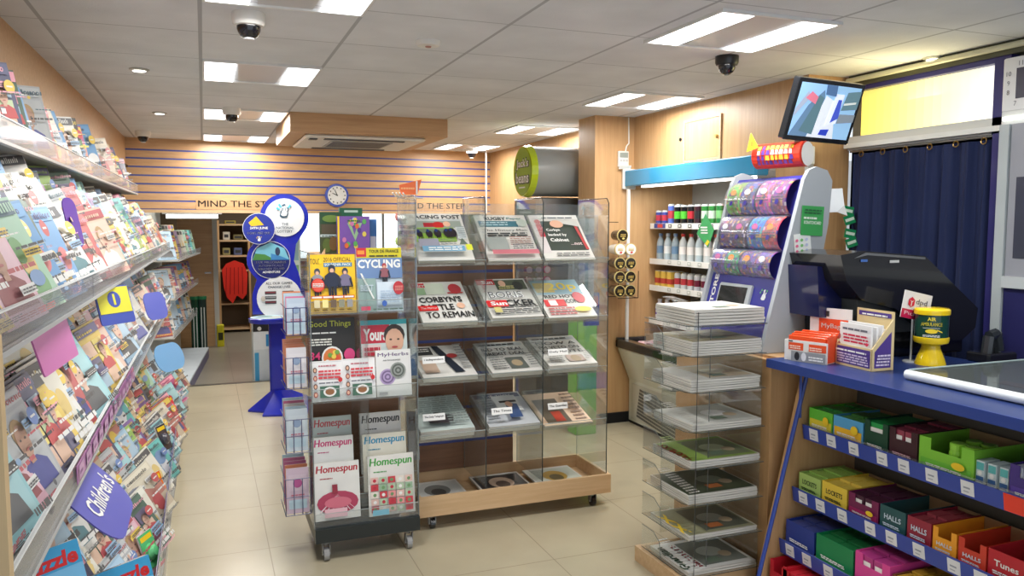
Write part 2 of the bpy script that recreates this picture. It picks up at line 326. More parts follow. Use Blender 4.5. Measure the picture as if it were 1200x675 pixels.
# ================================================================ BACK ROOM
t=thing('shelf_cupboard','tall pale cupboard with open shelves in the back room','cupboard',(.33,13.0,-.09))
a=MB('wood'); 
a.box(.19,.22,12.6,13.05,-.09,1.6,W); a.build('side_panel',t); a=MB('wood'); a.box(.62,.65,12.6,13.05,-.09,1.6,W); a.build('side_panel',t)
for z in(-.05,.33,.83,1.05,1.28,1.52): a=MB('woodpale'); a.box(.22,.62,12.62,13.05,z,z+.025,W); a.build('shelf',t)
for i,(x,z,c,w,h,l) in enumerate([(.27,1.305,(210,205,190),.1,.12,'cream tub on the upper middle shelf'),(.42,1.305,(120,110,70),.14,.08,'dark low box beside the cream tub'),(.26,1.075,(150,140,90),.11,.11,'olive box on the middle shelf'),(.42,1.075,(90,100,140),.12,.11,'grey blue box on the middle shelf'),(.3,1.545,(180,160,70),.16,.05,'mustard packet on the top shelf')]):
    a=MB(); a.box(x,x+w,12.7,12.9,z,z+h,c,bev=.01); a.box(x+.02,x+w-.02,12.698,12.701,z+h*.3,z+h*.7,(60,60,60)); a.build('storage_box',label=l+' of the back room cupboard',cat='box')
a=MB('matte')
vs=[];P=[(.24,.86),(.30,.95),(.42,1.0),(.55,.95),(.6,.8),(.58,.5),(.52,.42),(.44,.48),(.38,.36),(.3,.45),(.26,.6)]
a.M=frame((0,12.5,0),(1,0,0),(0,0,1)); a.prism(P,-.11,(214,44,30)); a.z=.001; 
for k in range(5): a.poly([(.28+k*.06,.5),(.29+k*.06,.5),(.31+k*.055,.9),(.30+k*.055,.9)],(150,20,16))
a.build('red_jacket',label='red jacket hanging in front of the back room cupboard',cat='jacket')
b=MB('woodh'); b.box(-.32,.11,11.3,11.36,-.09,2.15,(150,100,60)); b.build('door_1',kind='structure')
b=MB('plastic'); b.box(.11,.17,11.28,11.38,-.09,2.15,(200,200,195)); b.build('trim_5',kind='structure')
b=MB('metal'); b.cyl((.07,11.28,.9),(.07,11.24,.9),.012,GY); b.box(.0,.08,11.22,11.24,.89,.91,GY); b.build('door_handle',label='small metal lever handle on the brown back room door',cat='handle')
a=MB('emit'); a.cyl((-.38,9.6,1.63),(.16,9.6,1.63),.022,(255,255,250)); 
t=thing('strip_light','white fluorescent strip light seen under the back header','strip light',(-.1,9.6,1.66)); a.build('tube',t)
a=MB('plastic'); a.box(-.42,.2,9.57,9.63,1.655,1.7,(225,225,222)); a.build('fitting',t)
a=MB('metal'); 
for q in(-.35,.13): a.cyl((q,9.6,1.69),(q,9.6,2.15),.006,GY)
a.build('hanger_rod',t)
b=MB('matte'); b.box(-.86,3.1,9.9,9.96,1.78,2.15,(90,84,78)); b.build('trim_6',kind='structure')
a=MB('matte'); a.box(.13,.22,11.2,11.32,-.09,.2,(206,196,40),bev=.01); a.box(.145,.205,11.195,11.2,.0,.1,(60,60,30)); a.build('yellow_bin',label='small yellow box on the floor by the back room door',cat='box')
# bright windows in back room
for i,(x0,x1,z0,z1) in enumerate([(1.35,2.2,1.0,1.74),(2.35,3.2,1.0,1.74)]):
    t=None; b=MB('emit'); b.box(x0,x1,13.08,13.1,z0,z1,(190,200,205)); f=b.build('window_%d'%(i+1),kind='structure')
    g=MB('plastic'); g.box(x0-.04,x1+.04,13.05,13.1,z0-.05,z0,(225,225,220)); g.box(x0-.04,x1+.04,13.05,13.1,z1,z1+.05,(225,225,220)); g.box((x0+x1)/2-.02,(x0+x1)/2+.02,13.05,13.08,z0,z1,(225,225,220)); g.build('window_frame',kind='structure')
# white glossy boards/cabinet seen right of lottery stand
a=MB(); a.box(.78,.98,8.9,9.2,.75,1.62,(205,222,214)); a.box(.80,.96,8.95,9.15,-.09,.75,(150,150,146)); a.M=frame((.78,8.9,.75),(1,0,0),(0,0,1)); a.rect(.02,.05,.18,.35,(120,170,120)); a.rect(.02,.4,.18,.65,(150,190,200)); a.rect(.02,.7,.18,.84,W)
a.build('poster_stand',label='pale green and white printed stand behind the lottery stand',cat='stand')
# boxes below right of opening
t=thing('printer_box','white and blue cardboard printer box stacked by the step','box',(.55,8.35,-.09)); a=MB(); a.box(.43,.64,8.2,8.5,.3,.56,(214,220,226)); a.M=frame((.43,8.2,.3),(1,0,0),(0,0,1)); a.rect(.0,.18,.21,.26,K); a.ell(.06,.21,.02,.02,LG); a.rect(.12,.03,.19,.15,(40,130,190)); a.build('carton',t)
a=MB(); a.box(.43,.7,8.2,8.55,-.09,.3,(196,206,214)); a.M=frame((.43,8.2,-.09),(1,0,0),(0,0,1)); a.rect(.01,.02,.05,.36,(60,150,200)); a.build('lower_carton',label='pale blue carton on the floor under the printer box',cat='box')
a=MB('matte'); a.box(.74,1.15,8.25,8.7,.0,.42,(176,136,92)); a.box(.9,.95,8.245,8.25,0,.42,(150,110,70)); a.build('brown_carton',label='brown cardboard carton behind the lottery stand leg',cat='box')
a=MB('metal'); a.cyl((.66,8.0,0),(.66,8.0,.82),.03,(120,130,128)); a.lathe([(.03,.82),(.05,.84)],(.66,8,0),GY); a.build('metal_post',label='grey round metal post rising beside the step',cat='post')
a=MB('matte'); a.box(1.2,2.1,8.9,9.5,-.09,.7,(120,90,60)); a.box(1.2,2.1,8.88,8.9,.2,.24,(70,70,150)); a.build('back_bench',label='dark wooden bench seen through the gap under the header',cat='bench')
# ================================================================ LEFT MAGAZINE WALL
Y0,Y1=1.5,7.12
def lx(y): return (y-1.5)*.010             # the unit is a hair off square
ut=thing('magazine_rack','long white wall rack with clear lipped shelves full of magazines','rack',(-.55,4.3,0))
a=MB('matte'); a.M=frame((-.79,Y0,0),(.010,1,0),(0,0,1)); a.box(0,Y1-Y0,.0,2.1,.0,.02,(214,208,188)); a.build('back_panel',ut)
a=MB('matte'); a.box(-.78,-.2,Y0-.02,Y0,0,.06,(200,192,176)); a.box(-.78,-.312,Y0-.03,Y0,0.0,1.37,(206,180,140)); a.box(-.78,-.56,Y0-.03,Y0,1.37,2.05,(206,180,140)); a.build('end_panel',ut)
a=MB('matte'); a.box(-.78,-.25,Y1,Y1+.02,0,.32,(206,204,192)); a.box(-.24,-.19,Y1-.02,Y1+.02,0,.34,(216,214,204)); a.build('end_post',ut)
def shelfboard(x0,x1,z,name='shelf'):
    a=MB('matte'); a.M=frame((0,Y0,z),(.010,1,0),(0,0,1)); a.box(0,Y1-Y0,-.012,0,x0,x1,(150,148,142)); return a.build(name,ut)
def lip(x,z0,z1,out,col=None,y1=Y1):
    a=MB('film'); a.M=frame((x,Y0,z0),(.010,1,0),(0,0,1)); L=y1-Y0
    n=5
    for i in range(n):
        s0=L*i/n+.004; s1=L*(i+1)/n-.004
        a.box(s0,s1,0,z1-z0,0,.005,W); a.box(s0,s1,z1-z0-.003,z1-z0,-.002,.007,(235,238,238),'plastic')
    a.box(0,L,-.010,.0,-.012,.006,(186,188,188),'plastic'); return a.build('shelf_lip',ut)
shelfboard(-.785,-.55,1.795); lip(-.545,1.79,1.86,0)
shelfboard(-.785,-.33,1.335); lip(-.322,1.335,1.405,0)
shelfboard(-.785,-.335,.895); lip(-.328,.885,.955,0)
shelfboard(-.785,-.21,.15,'deck')
a=MB('plastic'); a.M=frame((-.2,Y0,0),(.0,1,0),(0,0,1)); a.box(0,Y1-Y0,0,.2,-.01,.0,(196,192,180)); a.build('kick_panel',ut)
a=MB('film'); a.M=frame((-.2,Y0,.2),(0,1,0),(.1,0,1)); 
for i in range(5): a.box((Y1-Y0)*i/5+.01,(Y1-Y0)*(i+1)/5-.01,0,.09,0,.005,W)
a.build('deck_lip',ut)
for (y0,y1_,c) in ((3.75,5.6,(128,118,176)),(2.3,3.6,(170,164,196))):
    a=MB(); a.M=frame((-.203,y0,.2),(0,1,0),(.1,0,1)); a.box(0,y1_-y0,.01,.075,-.003,-.001,c); a.lines(.02,.02,y1_-y0,.06,2,tuple(v-25 for v in c),.5); a.build('price_strip',ut)
a=MB(); a.M=frame((-.328+lx(2.2)+.008,2.2,.89),(.01,1,0),(0,0,1)); a.box(0,1.5,.008,.055,0,.002,(176,120,170)); a.z=.003
for k in range(12): a.rect(.02+k*.12,.014,.1+k*.12,.05,(200,160,196)); a.rect(.035+k*.12,.025,.08+k*.12,.033,(140,80,140))
a.build('price_strip',ut)
# magazine kinds
KINDS=[('pale blue',(168,206,232)),('teal',(84,196,190)),('hot pink',(228,70,140)),('white',(240,238,232)),('yellow',(240,206,60)),('lilac',(196,168,214)),('mint green',(176,220,190)),('cream',(236,226,200)),
 ('red',(200,48,48)),('navy',(44,52,104)),('orange',(238,136,60)),('lime green',(160,204,70)),('magenta',(190,50,130)),('silver grey',(186,190,192)),('purple',(112,64,150)),('peach',(240,198,172)),
 ('sky blue',(92,160,216)),('black',(36,36,40)),('pale pink',(240,190,206)),('dark green',(44,92,66)),('tan',(200,170,130)),('ivory',(244,240,224)),('rose',(214,110,120)),('aqua',(150,214,222))]
def magazine(seed,base,w=.21,h=.285,t=.014):
    r=random.Random(seed); a=MB(); 
    
    nl=4 if t<.02 else 7
    for q in range(nl): o_=-.0045*q if q else 0; a.box(o_,w+o_*.3,0,h-.002*(q%2),-t*(q+1)/nl*1.3,-t*q/nl*1.3,[(236,234,228),base,(70,66,72),(240,238,232),r.choice([(170,60,80),(60,80,130),(230,220,200)]),(240,240,236),(120,120,126)][q])
    a.z=.0003; a.rect(0,0,w,h,base)
    bright=sum(base)>430; ink=r.choice([(190,30,50),(30,40,110),(20,20,24),(60,50,130),(20,90,110),(30,30,40)]) if bright else r.choice([(250,250,246),(250,220,60),(255,170,190)])
    # picture
    k=seed%5
    if k in(0,3): 
        a.rect(.012,h*.12,w-.012,h*.8,tuple(min(255,int(v*.8+50)) for v in base)); a.portrait(w*r.uniform(.42,.6),h*.1,h*.66,r.choice([(60,38,26),(30,24,22),(190,150,90),(120,70,40)]),r.choice([(150,40,50),BLU,W,DG,(70,130,140)]),r.choice([SKIN,(200,150,120),(236,196,170)]))
    elif k==1:
        for _ in range(5): a.ell(r.uniform(.04,w-.04),r.uniform(h*.2,h*.66),r.uniform(.02,.045),r.uniform(.02,.05),r.choice([(232,120,120),(120,180,110),(240,210,120),(200,160,210),(250,250,250),(120,160,210)]))
    elif k==2:
        a.rect(0,h*.1,w,h*.5,r.choice([(120,170,90),(150,180,210),(170,120,80),(210,190,160)])); a.poly([(0,h*.5),(w*.4,h*.66),(w*.7,h*.52),(w,h*.6),(w,h*.36),(0,h*.36)],r.choice([(100,130,160),(200,120,100),(90,140,90)])); a.ell(w*.6,h*.3,.035,.05,r.choice([W,RED,YEL]))
    else:
        for i in range(3):
            for j in range(2): a.rect(.014+j*(w/2-.01),h*(.1+i*.23),w/2+j*(w/2-.02)-.002,h*(.3+i*.23),r.choice([(240,200,170),(250,230,120),(180,210,230),(230,150,170),(200,220,170),(90,80,120)]))
        a.portrait(w*.7,h*.3,h*.4,(90,60,40),RED)
    # masthead bars
    a.rect(.01,h*.84,w-.01,h*.97,ink if r.random()<.4 else tuple(min(255,v+18) for v in base))
    x=.016; c=base if a.c[-1]==lin(ink) else ink; xe=w*r.uniform(.6,.93); hh=h*r.uniform(.045,.09)
    while x<xe:
        ww=r.uniform(.004,.008); q=r.random()
        if q<.35: a.ell(x+.007,h*.865+hh*.35,.008,hh*.36,c,10); a.ell(x+.007,h*.865+hh*.35,.004,hh*.2,base,8); x+=.018
        else: a.rect(x,h*.865,x+ww,h*.865+hh*(1 if q<.6 else .7),c); x+=ww+.004
    for _ in range(r.randint(1,2)):
        x=r.choice([.012,w*.55]); y=r.uniform(h*.14,h*.74); cc=r.choice([YEL,W,W,ink,(150,190,226)]); a.rect(x,y,x+w*.36,y+.022,cc); a.lines(x+.004,y+.004,x+w*.33,y+.018,2,K if sum(cc)>400 else W,.5,seed+int(y*999))
    if r.random()<.5: a.ell(w*.8,h*.68,.024,.024,r.choice([RED,YEL,(90,130,200)])); a.rect(w*.8-.014,h*.67,w*.8+.014,h*.69,W)
    a.lines(.015,.008,w-.015,h*.08,3,ink,.5,seed)
    for _ in range(3): a.lines(r.uniform(.01,w*.6),r.uniform(.1,.7)*h,w-.012,h*.8,1,r.choice([ink,W,K]),.008/h*3,seed+_) if _<2 else a.ell(r.uniform(.02,w-.02),r.uniform(.1,.8)*h,r.uniform(.004,.012),r.uniform(.004,.012),r.choice([ink,W,YEL,(140,180,220),base,DG,SKIN]),8)
    g=.42; a.c=[tuple(v*.74+g*.26 for v in q[:3])+(1,) for q in a.c]
    return a
KM=[magazine(100+i,c).build('magazine',mesh_only=True) for i,(n,c) in enumerate(KINDS)]
KT=[magazine(200+i,c,.19,.26,.03).build('magazine',mesh_only=True) for i,(n,c) in enumerate(KINDS)]
def rowlabel(cn,i,row): return '%s magazine, %s from near end, %s'%(cn,nth(i),row)
PASTEL=[0,1,3,5,6,7,13,15,18,21,23,3,21,0,3,4,8,11,0,16,14,19,3,13,21,9,16,23]
def magrow(row,x,z,lean,yaw,y0,y1,st,grow,pal,seed,tall=None):
    r=random.Random(seed); y=y0;i=0;last=-1
    while y<y1:
        k=r.choice(pal)
        while k==last: k=r.choice(pal)
        last=k; an=math.radians(yaw+r.uniform(-8,8)); ln=math.radians(lean+r.uniform(-4,4))
        v=Vector((-math.sin(ln),0,math.cos(ln))); u=Vector((math.sin(an),math.cos(an),math.tan(ln)*math.sin(an)))
        M=frame((x+lx(y)+r.uniform(-.01,.01),y,z+.003),u,v); s=r.uniform(.92,1.04)
        if tall: s*=tall
        put((KM if r.random()<.6 else KT)[k],'magazine',M@Matrix.Diagonal((s,s,1,1)),rowlabel(KINDS[k][0],i,row),'magazine','magazines in the '+row)
        y+=st*(1+grow*i)*r.choice([.6,.8,1,1.15,1.35]); i+=1
# stepped ledges the back tiers stand on (parts of the rack)
def ledge(x0,x1,z0,z): 
    a=MB('matte'); a.M=frame((0,Y0,z),(.010,1,0),(0,0,1)); a.box(.01,Y1-Y0-.01,-.01,0,x0,x1,(190,190,186)); a.box(.01,Y1-Y0-.01,z0-z,-.01,x1-.006,x1,(196,196,190)); a.build('tier_ledge',ut)
for x0,x1,z0,z in((-.785,-.46,1.335,1.425),(-.785,-.57,1.425,1.53),(-.785,-.47,.895,.985),(-.785,-.58,.985,1.09),(-.785,-.34,.15,.27),(-.785,-.43,.27,.40),(-.785,-.53,.40,.54)): ledge(x0,x1,z0,z)
DARK=[17,9,19,3,13,20,8,12,0,7,16,17,9]
magrow('single row of the top shelf',-.655,1.797,14,24,1.75,7.0,.11,.032,DARK,11)
magrow('front row of the second shelf',-.366,1.337,25,9,1.62,6.95,.125,.030,PASTEL,12)
magrow('middle row of the second shelf',-.47,1.427,26,16,1.66,6.95,.13,.030,PASTEL,13,1.02)
magrow('back row of the second shelf',-.60,1.532,16,22,1.75,6.95,.185,.030,PASTEL+DARK,14,.85)
magrow('front row of the third shelf',-.370,.897,25,9,1.62,6.95,.125,.030,PASTEL,15)
magrow('middle row of the third shelf',-.475,.987,26,16,1.66,6.95,.13,.030,PASTEL,16)
magrow('back row of the third shelf',-.60,1.092,16,22,1.75,6.95,.185,.030,PASTEL+DARK,17,.85)
magrow('front row of the bottom deck',-.272,.152,28,24,1.9,7.0,.15,.026,PASTEL+DARK,18,.9)
magrow('second row of the bottom deck',-.385,.272,27,22,1.9,7.0,.15,.026,PASTEL+DARK,19,.9)
magrow('third row of the bottom deck',-.475,.402,26,22,1.9,7.0,.175,.030,PASTEL+DARK,20)
magrow('back row of the bottom deck',-.575,.542,22,22,1.9,7.0,.19,.032,PASTEL,21,.95)
# signs on the rack
def rack_sign(name,p,w,h,col,lab,texts,rnd=.03,tilt=15,yaw=38):
    an=math.radians(yaw); ln=math.radians(tilt); n=Vector((math.cos(an),-math.sin(an),0)); u=Vector((math.sin(an),math.cos(an),0)); v=Vector((0,0,1))*math.cos(ln)-n*math.sin(ln)
    a=MB('plastic'); a.M=frame(p,u,v); P=[]
    for cx,cy,a0 in((w-rnd,h-rnd,0),(rnd,h-rnd,90),(rnd,rnd,180),(w-rnd,rnd,270)):
        for q in range(0,91,18): P.append((cx+rnd*math.cos(math.radians(a0+q)),cy+rnd*math.sin(math.radians(a0+q))))
    a.prism(P,-.004,col); a.z=.001
    for t in texts: a.txt(*t[:5],**(t[5] if len(t)>5 else {}))
    return a.build(name,label=lab,cat='sign')
rack_sign('shelf_sign',(-.232,2.36,.66),.44,.25,(96,96,180),'violet rounded sign reading Children\'s standing out over the bottom deck',[("Children's",.07,.085,.065,W)],.10,42,0)
rack_sign('shelf_sign',(-.345,2.05,1.20),.34,.13,(206,120,180),'pink sign hanging under the second shelf lip near the viewer',[],.01,15,4)
a=rack_sign('shelf_sign',(-.34,3.1,1.19),.16,.14,(60,80,170),'yellow and blue square sign under the second shelf lip',[('1',.07,.05,.06,(60,80,170))],.01)
b=MB(); an=math.radians(38); ln=math.radians(15); n=Vector((math.cos(an),-math.sin(an),0)); u=Vector((math.sin(an),math.cos(an),0)); v=Vector((0,0,1))*math.cos(ln)-n*math.sin(ln); b.M=frame((-.34,3.1,1.19),u,v); b.z=.0012; b.rect(.005,.04,.155,.135,(220,214,60)); b.ell(.08,.09,.03,.03,(60,80,170)); b.rect(.075,.07,.085,.11,(220,214,60)); b.build('printed_face',a)
for i,(y,z) in enumerate(((2.95,1.50),(3.45,1.47))):
    rack_sign('purple_divider',(-.40,y,z-.03),.07,.17,(92,50,150),('nearer' if i==0 else 'farther')+' tall purple rounded divider among magazines on the second shelf',[],.033,12,25)
rack_sign('shelf_sign',(-.27,5.3,.62),.3,.18,(120,176,226),'pale blue cloud shaped sign near the far end of the rack',[],.085,20,30)
rack_sign('shelf_sign',(-.30,4.9,1.0),.2,.16,(100,110,200),'blue violet rounded sign near the far end of the third shelf',[],.05,15,30)
# flat acrylic leaflet trays hanging under the top shelf
for i,y in enumerate((2.0,2.75,3.6)):
    a=MB('film'); a.M=frame((-.54+lx(y),y,1.70),(0,1,0),(1,0,.25)); a.box(0,.32,-.12,0,0,.006,W); a.box(0,.32,-.004,0,0,.04,W); a.build('clear_tray',label='clear acrylic tray under the top shelf lip, %s from the near end'%nth(i),cat='tray',group='clear trays under the top shelf')
# front feature pieces: puzzle books, pens boxes
def puzzle(p,yaw,lab):
    an=math.radians(yaw); n=Vector((math.cos(an),-math.sin(an),0)); u=Vector((math.sin(an),math.cos(an),0)); v=Vector((0,0,1))*.94-n*.34
    a=MB(); a.M=frame(p,u,v); a.box(0,.17,0,.25,-.03,0,W,'paperedge'); a.z=.0004; a.rect(0,0,.17,.25,(120,190,230)); a.rect(0,.19,.17,.25,(60,160,210)); a.txt('Puzzle',.01,.195,.04,(210,36,40),w=.15,bold=.04,sh=.1)
    a.ell(.06,.1,.04,.05,YEL); a.ell(.06,.1,.022,.03,(230,120,40)); a.portrait(.125,.03,.12,(90,60,40),PNK); a.lines(.01,.01,.16,.03,2,RED); a.build('puzzle_book',label=lab,cat='book')
puzzle((-.262,2.34,.34),52,'pale blue Puzzle book with red title standing at the deck front')
puzzle((-.40,2.10,.50),48,'pale blue Puzzle book standing behind, nearer the viewer')
for i in range(4):
    a=MB(); a.M=frame((-.42+i*.032,1.98-i*.04,.45),(.62,.78,0),(-.2,.15,.96)); a.box(0,.13,0,.17,-.028,0,(214,70,150),bev=0); a.z=.001; a.rect(.01,.02,.12,.06,W); a.lines(.02,.09,.11,.13,2,(250,200,226)); a.build('pen_set',label='magenta boxed pen set in the fan of four on the bottom deck',cat='pen set',group='magenta pen sets on the bottom deck')
for i,(y,z,c,n_) in enumerate([(4.0,.36,(236,120,40),'orange'),(4.6,.45,(60,60,70),'black'),(3.3,.33,(90,190,120),'green'),(5.6,.4,(230,60,80),'red')]):
    a=MB('gloss'); a.M=frame((-.235,y,z-.13),(.4,.9,0),(-.3,.1,.95)); a.box(0,.1,0,.14,-.006,0,W,'print'); a.z=.001; a.rect(0,0,.1,.14,c); a.lathe([(.034,.0),(.032,.01),(.018,.024)],(.05,.06,.001),tuple(min(255,v+20) for v in c)); a.rect(.01,.11,.09,.13,YEL); a.build('toy_card',label=n_+' toy on a backing card in front of the deck magazines',cat='toy')
# ---- far unit in the back room (turned slightly)
fu=thing('far_magazine_rack','second magazine rack beyond the step with white deck shelf','rack',(-.2,9.2,-.09))
def farM(z,off=0): return frame((-.17+off,8.15,z),(.085,1,0),(0,0,1))
a=MB('plastic'); a.M=farM(-.09); a.box(0,2.25,0,.1,-.02,0,(70,66,120)); a.build('kick_panel',fu)
a=MB('matte'); a.M=farM(.0); a.box(0,2.25,.01,.03,-.5,0,(206,214,220)); a.build('deck',fu)
a=MB('matte'); a.M=farM(-.09); a.box(0,2.25,0,1.85,-.52,-.5,(200,200,192)); a.build('back_panel',fu)
for z,off in((.46,-.12),(.83,-.1),(1.2,-.06)):
    a=MB('matte'); a.M=farM(z); a.box(0,2.25,-.012,0,-.5,off,(190,190,186)); a.build('shelf',fu)
    a=MB('film'); a.M=farM(z); a.box(0,2.25,0,.06,off,off+.005,W); a.build('shelf_lip',fu)
def farrow(row,z,off,seed,n=9):
    r=random.Random(seed)
    for i in range(n):
        k=r.choice(PASTEL); y=8.2+i*.235; an=math.radians(50); nn=Vector((math.cos(an),-math.sin(an),0)); u=Vector((math.sin(an),math.cos(an),0)); v=Vector((0,0,1))*.95-nn*.3
        put(KM[k],'magazine',frame((-.17+off+.085*(y-8.15),y,z+.003),u,v),rowlabel(KINDS[k][0],i,row),'magazine','magazines in the '+row)
farrow('top shelf of the back room rack',1.2,-.24,31); farrow('raised top row of back room rack',1.26,-.38,32,7)
farrow('middle shelf of the back room rack',.83,-.28,33); farrow('lower shelf of the back room rack',.46,-.3,34)
# dark green rolls by the door
for i,(x,c) in enumerate(((-.13,(24,70,50)),(-.04,(40,60,56)))):
    a=MB('gloss'); a.cyl((x,10.7,-.09),(x,10.7,.62),.05,c); a.cyl((x,10.7,.60),(x,10.7,.64),.054,(40,120,80)); 
    for q in(-.02,.015): a.box(x+q,x+q+.012,10.645,10.65,-.05,.5,(200,210,206))
    a.build('wrap_roll',label=('left' if i==0 else 'right')+' dark green roll standing beside the far magazine rack',cat='roll',smooth=False)
# ================================================================ FREE STANDING THINGS
def caster(t,x,y,z,col=K,r=.026):
    a=MB('metal'); a.box(x-.02,x+.02,y-.02,y+.02,z-.006,z,GY); a.cyl((x,y,z),(x,y,z-.02),.009,GY,8); a.box(x-.018,x-.014,y-.02,y+.012,r,z-.015,GY); a.box(x+.014,x+.018,y-.02,y+.012,r,z-.015,GY)
    c=a.build('caster',t); a=MB('gloss'); a.cyl((x-.012,y-.006,r),(x+.012,y-.006,r),r,col,16); a.cyl((x-.019,y-.006,r),(x+.019,y-.006,r),.006,LG,8); a.build('wheel',c)
# ---- newspaper stand
NX=[.966,1.33,1.648,2.03]; NY=3.78; NB=4.17
ns=thing('newspaper_stand','wheeled newspaper stand with clear acrylic compartments on a beech tray base','display stand',(1.5,3.97,0))
a=MB('woodpale'); a.box(NX[0],NX[3]+.02,NY,NB+.03,.075,.105,W); a.box(NX[0],NX[3]+.02,NY,NY+.018,.105,.178,W); a.box(NX[0],NX[3]+.02,NB+.012,NB+.03,.105,.178,W); a.box(NX[0],NX[0]+.018,NY+.018,NB+.012,.105,.178,W); a.box(NX[3]+.002,NX[3]+.02,NY+.018,NB+.012,.105,.178,W); a.build('base_tray',ns)
for x in(NX[0]+.08,NX[3]-.07):
    for y in(NY+.05,NB-.03): caster(ns,x,y,.075)
def dark_edge(a,pts,r=.0028): a.tube(pts,r,(46,52,54),5,'gloss')
for x in NX:
    a=MB('acrylic'); a.box(x-.002,x+.002,NY+.02,NB,.18,1.68,W); a.tube([(x,NY+.018,.18),(x,NY+.018,1.66),(x,NY+.04,1.685),(x,NB,1.685)],.0028,(50,58,60),5,'gloss'); a.tube([(x,NB,.18),(x,NB,1.685)],.002,(120,128,128),4,'gloss'); a.build('divider_panel',ns)
slatb=lambda x: 4.19
b=slatwall('b',NX[0]+.004,NX[2]-.02,lambda x:NB+.012,.18,1.36,.19,1.285,True); b.build('slat_back_board',ns)
a=MB('acrylic'); a.box(NX[0],NX[3],NB-.004,NB,1.36,1.66,W); a.box(NX[2],NX[3],NB-.004,NB,.18,1.36,W); a.build('clear_back_panel',ns)
TIERS=[(1.35,43,.36),(1.035,31,.36),(.755,18,.36),(.465,17,.36),(.112,2,.36)]
def newspaper(w,h,t,cov): 
    a=MB(); a.box(0,w,0,h,0,t,W,'paperedge'); a.z=t; a.rect(0,0,w,h,(216,214,208)); a.z+=.0002; cov(a,w,h); return a
def plainpaper(w,h,t):
    a=MB('paperedge'); r=random.Random(3)
    a.box(0,w,0,h,0,t*.9,W); return a
def cv_racing(a,w,h):
    a.txt('RACING POST',.01,h*.88,h*.085,(22,30,34),w=w*.94,bold=.03); a.rect(.01,h*.84,w-.01,h*.865,(190,200,200)); a.rect(.015,h*.68,w*.95,h*.83,(150,160,150)); a.rect(w*.25,h*.7,w*.62,h*.79,(170,40,50)); a.ell(w*.52,h*.74,.03,.025,(190,40,40)); a.ell(w*.68,h*.76,.02,.02,SKIN)
    a.rect(.012,h*.38,w*.78,h*.68,(140,180,70)); a.rect(.012,h*.56,w*.78,h*.66,(110,130,100))
    for i,x in enumerate((.1,.27,.42,.6,.68)):
        X=w*x; s=.8+.1*i; a.ell(X+.01,h*.54,.02*s,.028*s,(40,34,40)); a.ell(X+.006,h*.6,.008,.012,(30,50,110)); 
        for q in(0,.012,.02): a.rect(X+q,h*.44,X+q+.004,h*.52,(40,32,34))
    a.rect(w*.8,h*.4,w*.95,h*.65,(205,212,210)); a.lines(w*.81,h*.42,w*.94,h*.64,6,(150,160,165)); a.rect(.012,h*.2,w*.4,h*.36,(150,150,165)); a.lines(w*.43,h*.24,w*.7,h*.34,4,(110,110,116)); a.poly([(w*.74,h*.2),(w*.9,h*.2),(w*.82,h*.34)],(96,110,96))
    a.rect(.02,h*.07,w*.82,h*.18,(110,160,190)); a.lines(.05,h*.09,w*.76,h*.16,2,W); a.rect(w*.84,h*.07,w*.95,h*.19,(210,214,60))
def cv_rugby(a,w,h):
    a.txt('RUGBY',w*.18,h*.88,h*.075,(20,50,50),w=w*.42,bold=.03); a.txt('Paper',w*.62,h*.885,h*.06,(90,130,130),w=w*.3); a.rect(.012,h*.73,w*.8,h*.86,(70,120,134)); a.lines(.02,h*.76,w*.6,h*.84,2,(190,215,220)); a.ell(w*.88,h*.8,.03,.03,(190,200,190))
    a.txt('The History Men',.02,h*.6,h*.06,(26,26,30),w=w*.86,bold=.01); a.lines(w*.12,h*.5,w*.9,h*.58,2,(40,46,48),.7); a.rect(.02,h*.2,w*.45,h*.46,(150,156,152)); a.lines(w*.5,h*.3,w*.92,h*.46,5,(150,110,100)); a.lines(w*.5,h*.18,w*.9,h*.28,3,(60,60,66)); a.rect(.02,h*.05,w*.95,h*.14,(190,110,120))
def cv_i(a,w,h):
    a.rect(w*.12,h*.2,w*.95,h*.86,(60,70,62)); a.rect(0,h*.15,w*.18,h,(214,206,206)); a.txt('i',.02,h*.5,h*.4,(200,50,70),bold=.04); a.rect(w*.18,h*.9,w,h,(226,226,222)); a.lines(w*.25,h*.92,w*.9,h*.96,1,(40,60,70)); a.poly([(w*.4,h*.84),(w*.95,h*.72),(w*.95,h*.86)],(206,206,200)); a.ell(w*.5,h*.78,.04,.03,SKIN)
    for i,t in enumerate(('Corbyn','backed by','Cabinet')): a.txt(t,w*.24,h*(.6-i*.11),h*.075,W,bold=.03)
    a.txt('...not',w*.62,h*.3,h*.06,(230,210,210)); a.poly([(w*.84,h*.72),(w*.9,h*.72),(w*.95,h*.2),(w*.89,h*.2)],(190,70,70)); a.lines(w*.25,h*.06,w*.9,h*.14,2,(120,120,120))
def cv_mirror(a,w,h):
    a.rect(.005,h*.86,w*.42,h*.97,(196,40,50)); a.txt('Mirror',.012,h*.87,h*.08,W,w=w*.36,bold=.02); a.rect(.01,h*.67,w*.25,h*.84,(150,180,140)); a.rect(w*.27,h*.67,w*.62,h*.96,(206,214,196)); a.ell(w*.82,h*.8,.035,.045,(196,50,60)); a.rect(w*.65,h*.68,w*.95,h*.71,(200,60,60))
    for i,t in enumerate(("CORBYN'S","BATTLE","TO REMAIN")): a.txt(t,.02+(0 if i<2 else .01),h*(.46-i*.19),h*.145,(26,26,28),w=w*(.8 if i==0 else .6 if i==1 else .88),bold=.03)
    a.rect(.0,h*.26,w*.36,h*.38,(214,36,36)); a.txt('The Mirror',.012,h*.295,h*.05,W,w=w*.3); a.ell(w*.8,h*.36,.022,.024,SKIN)
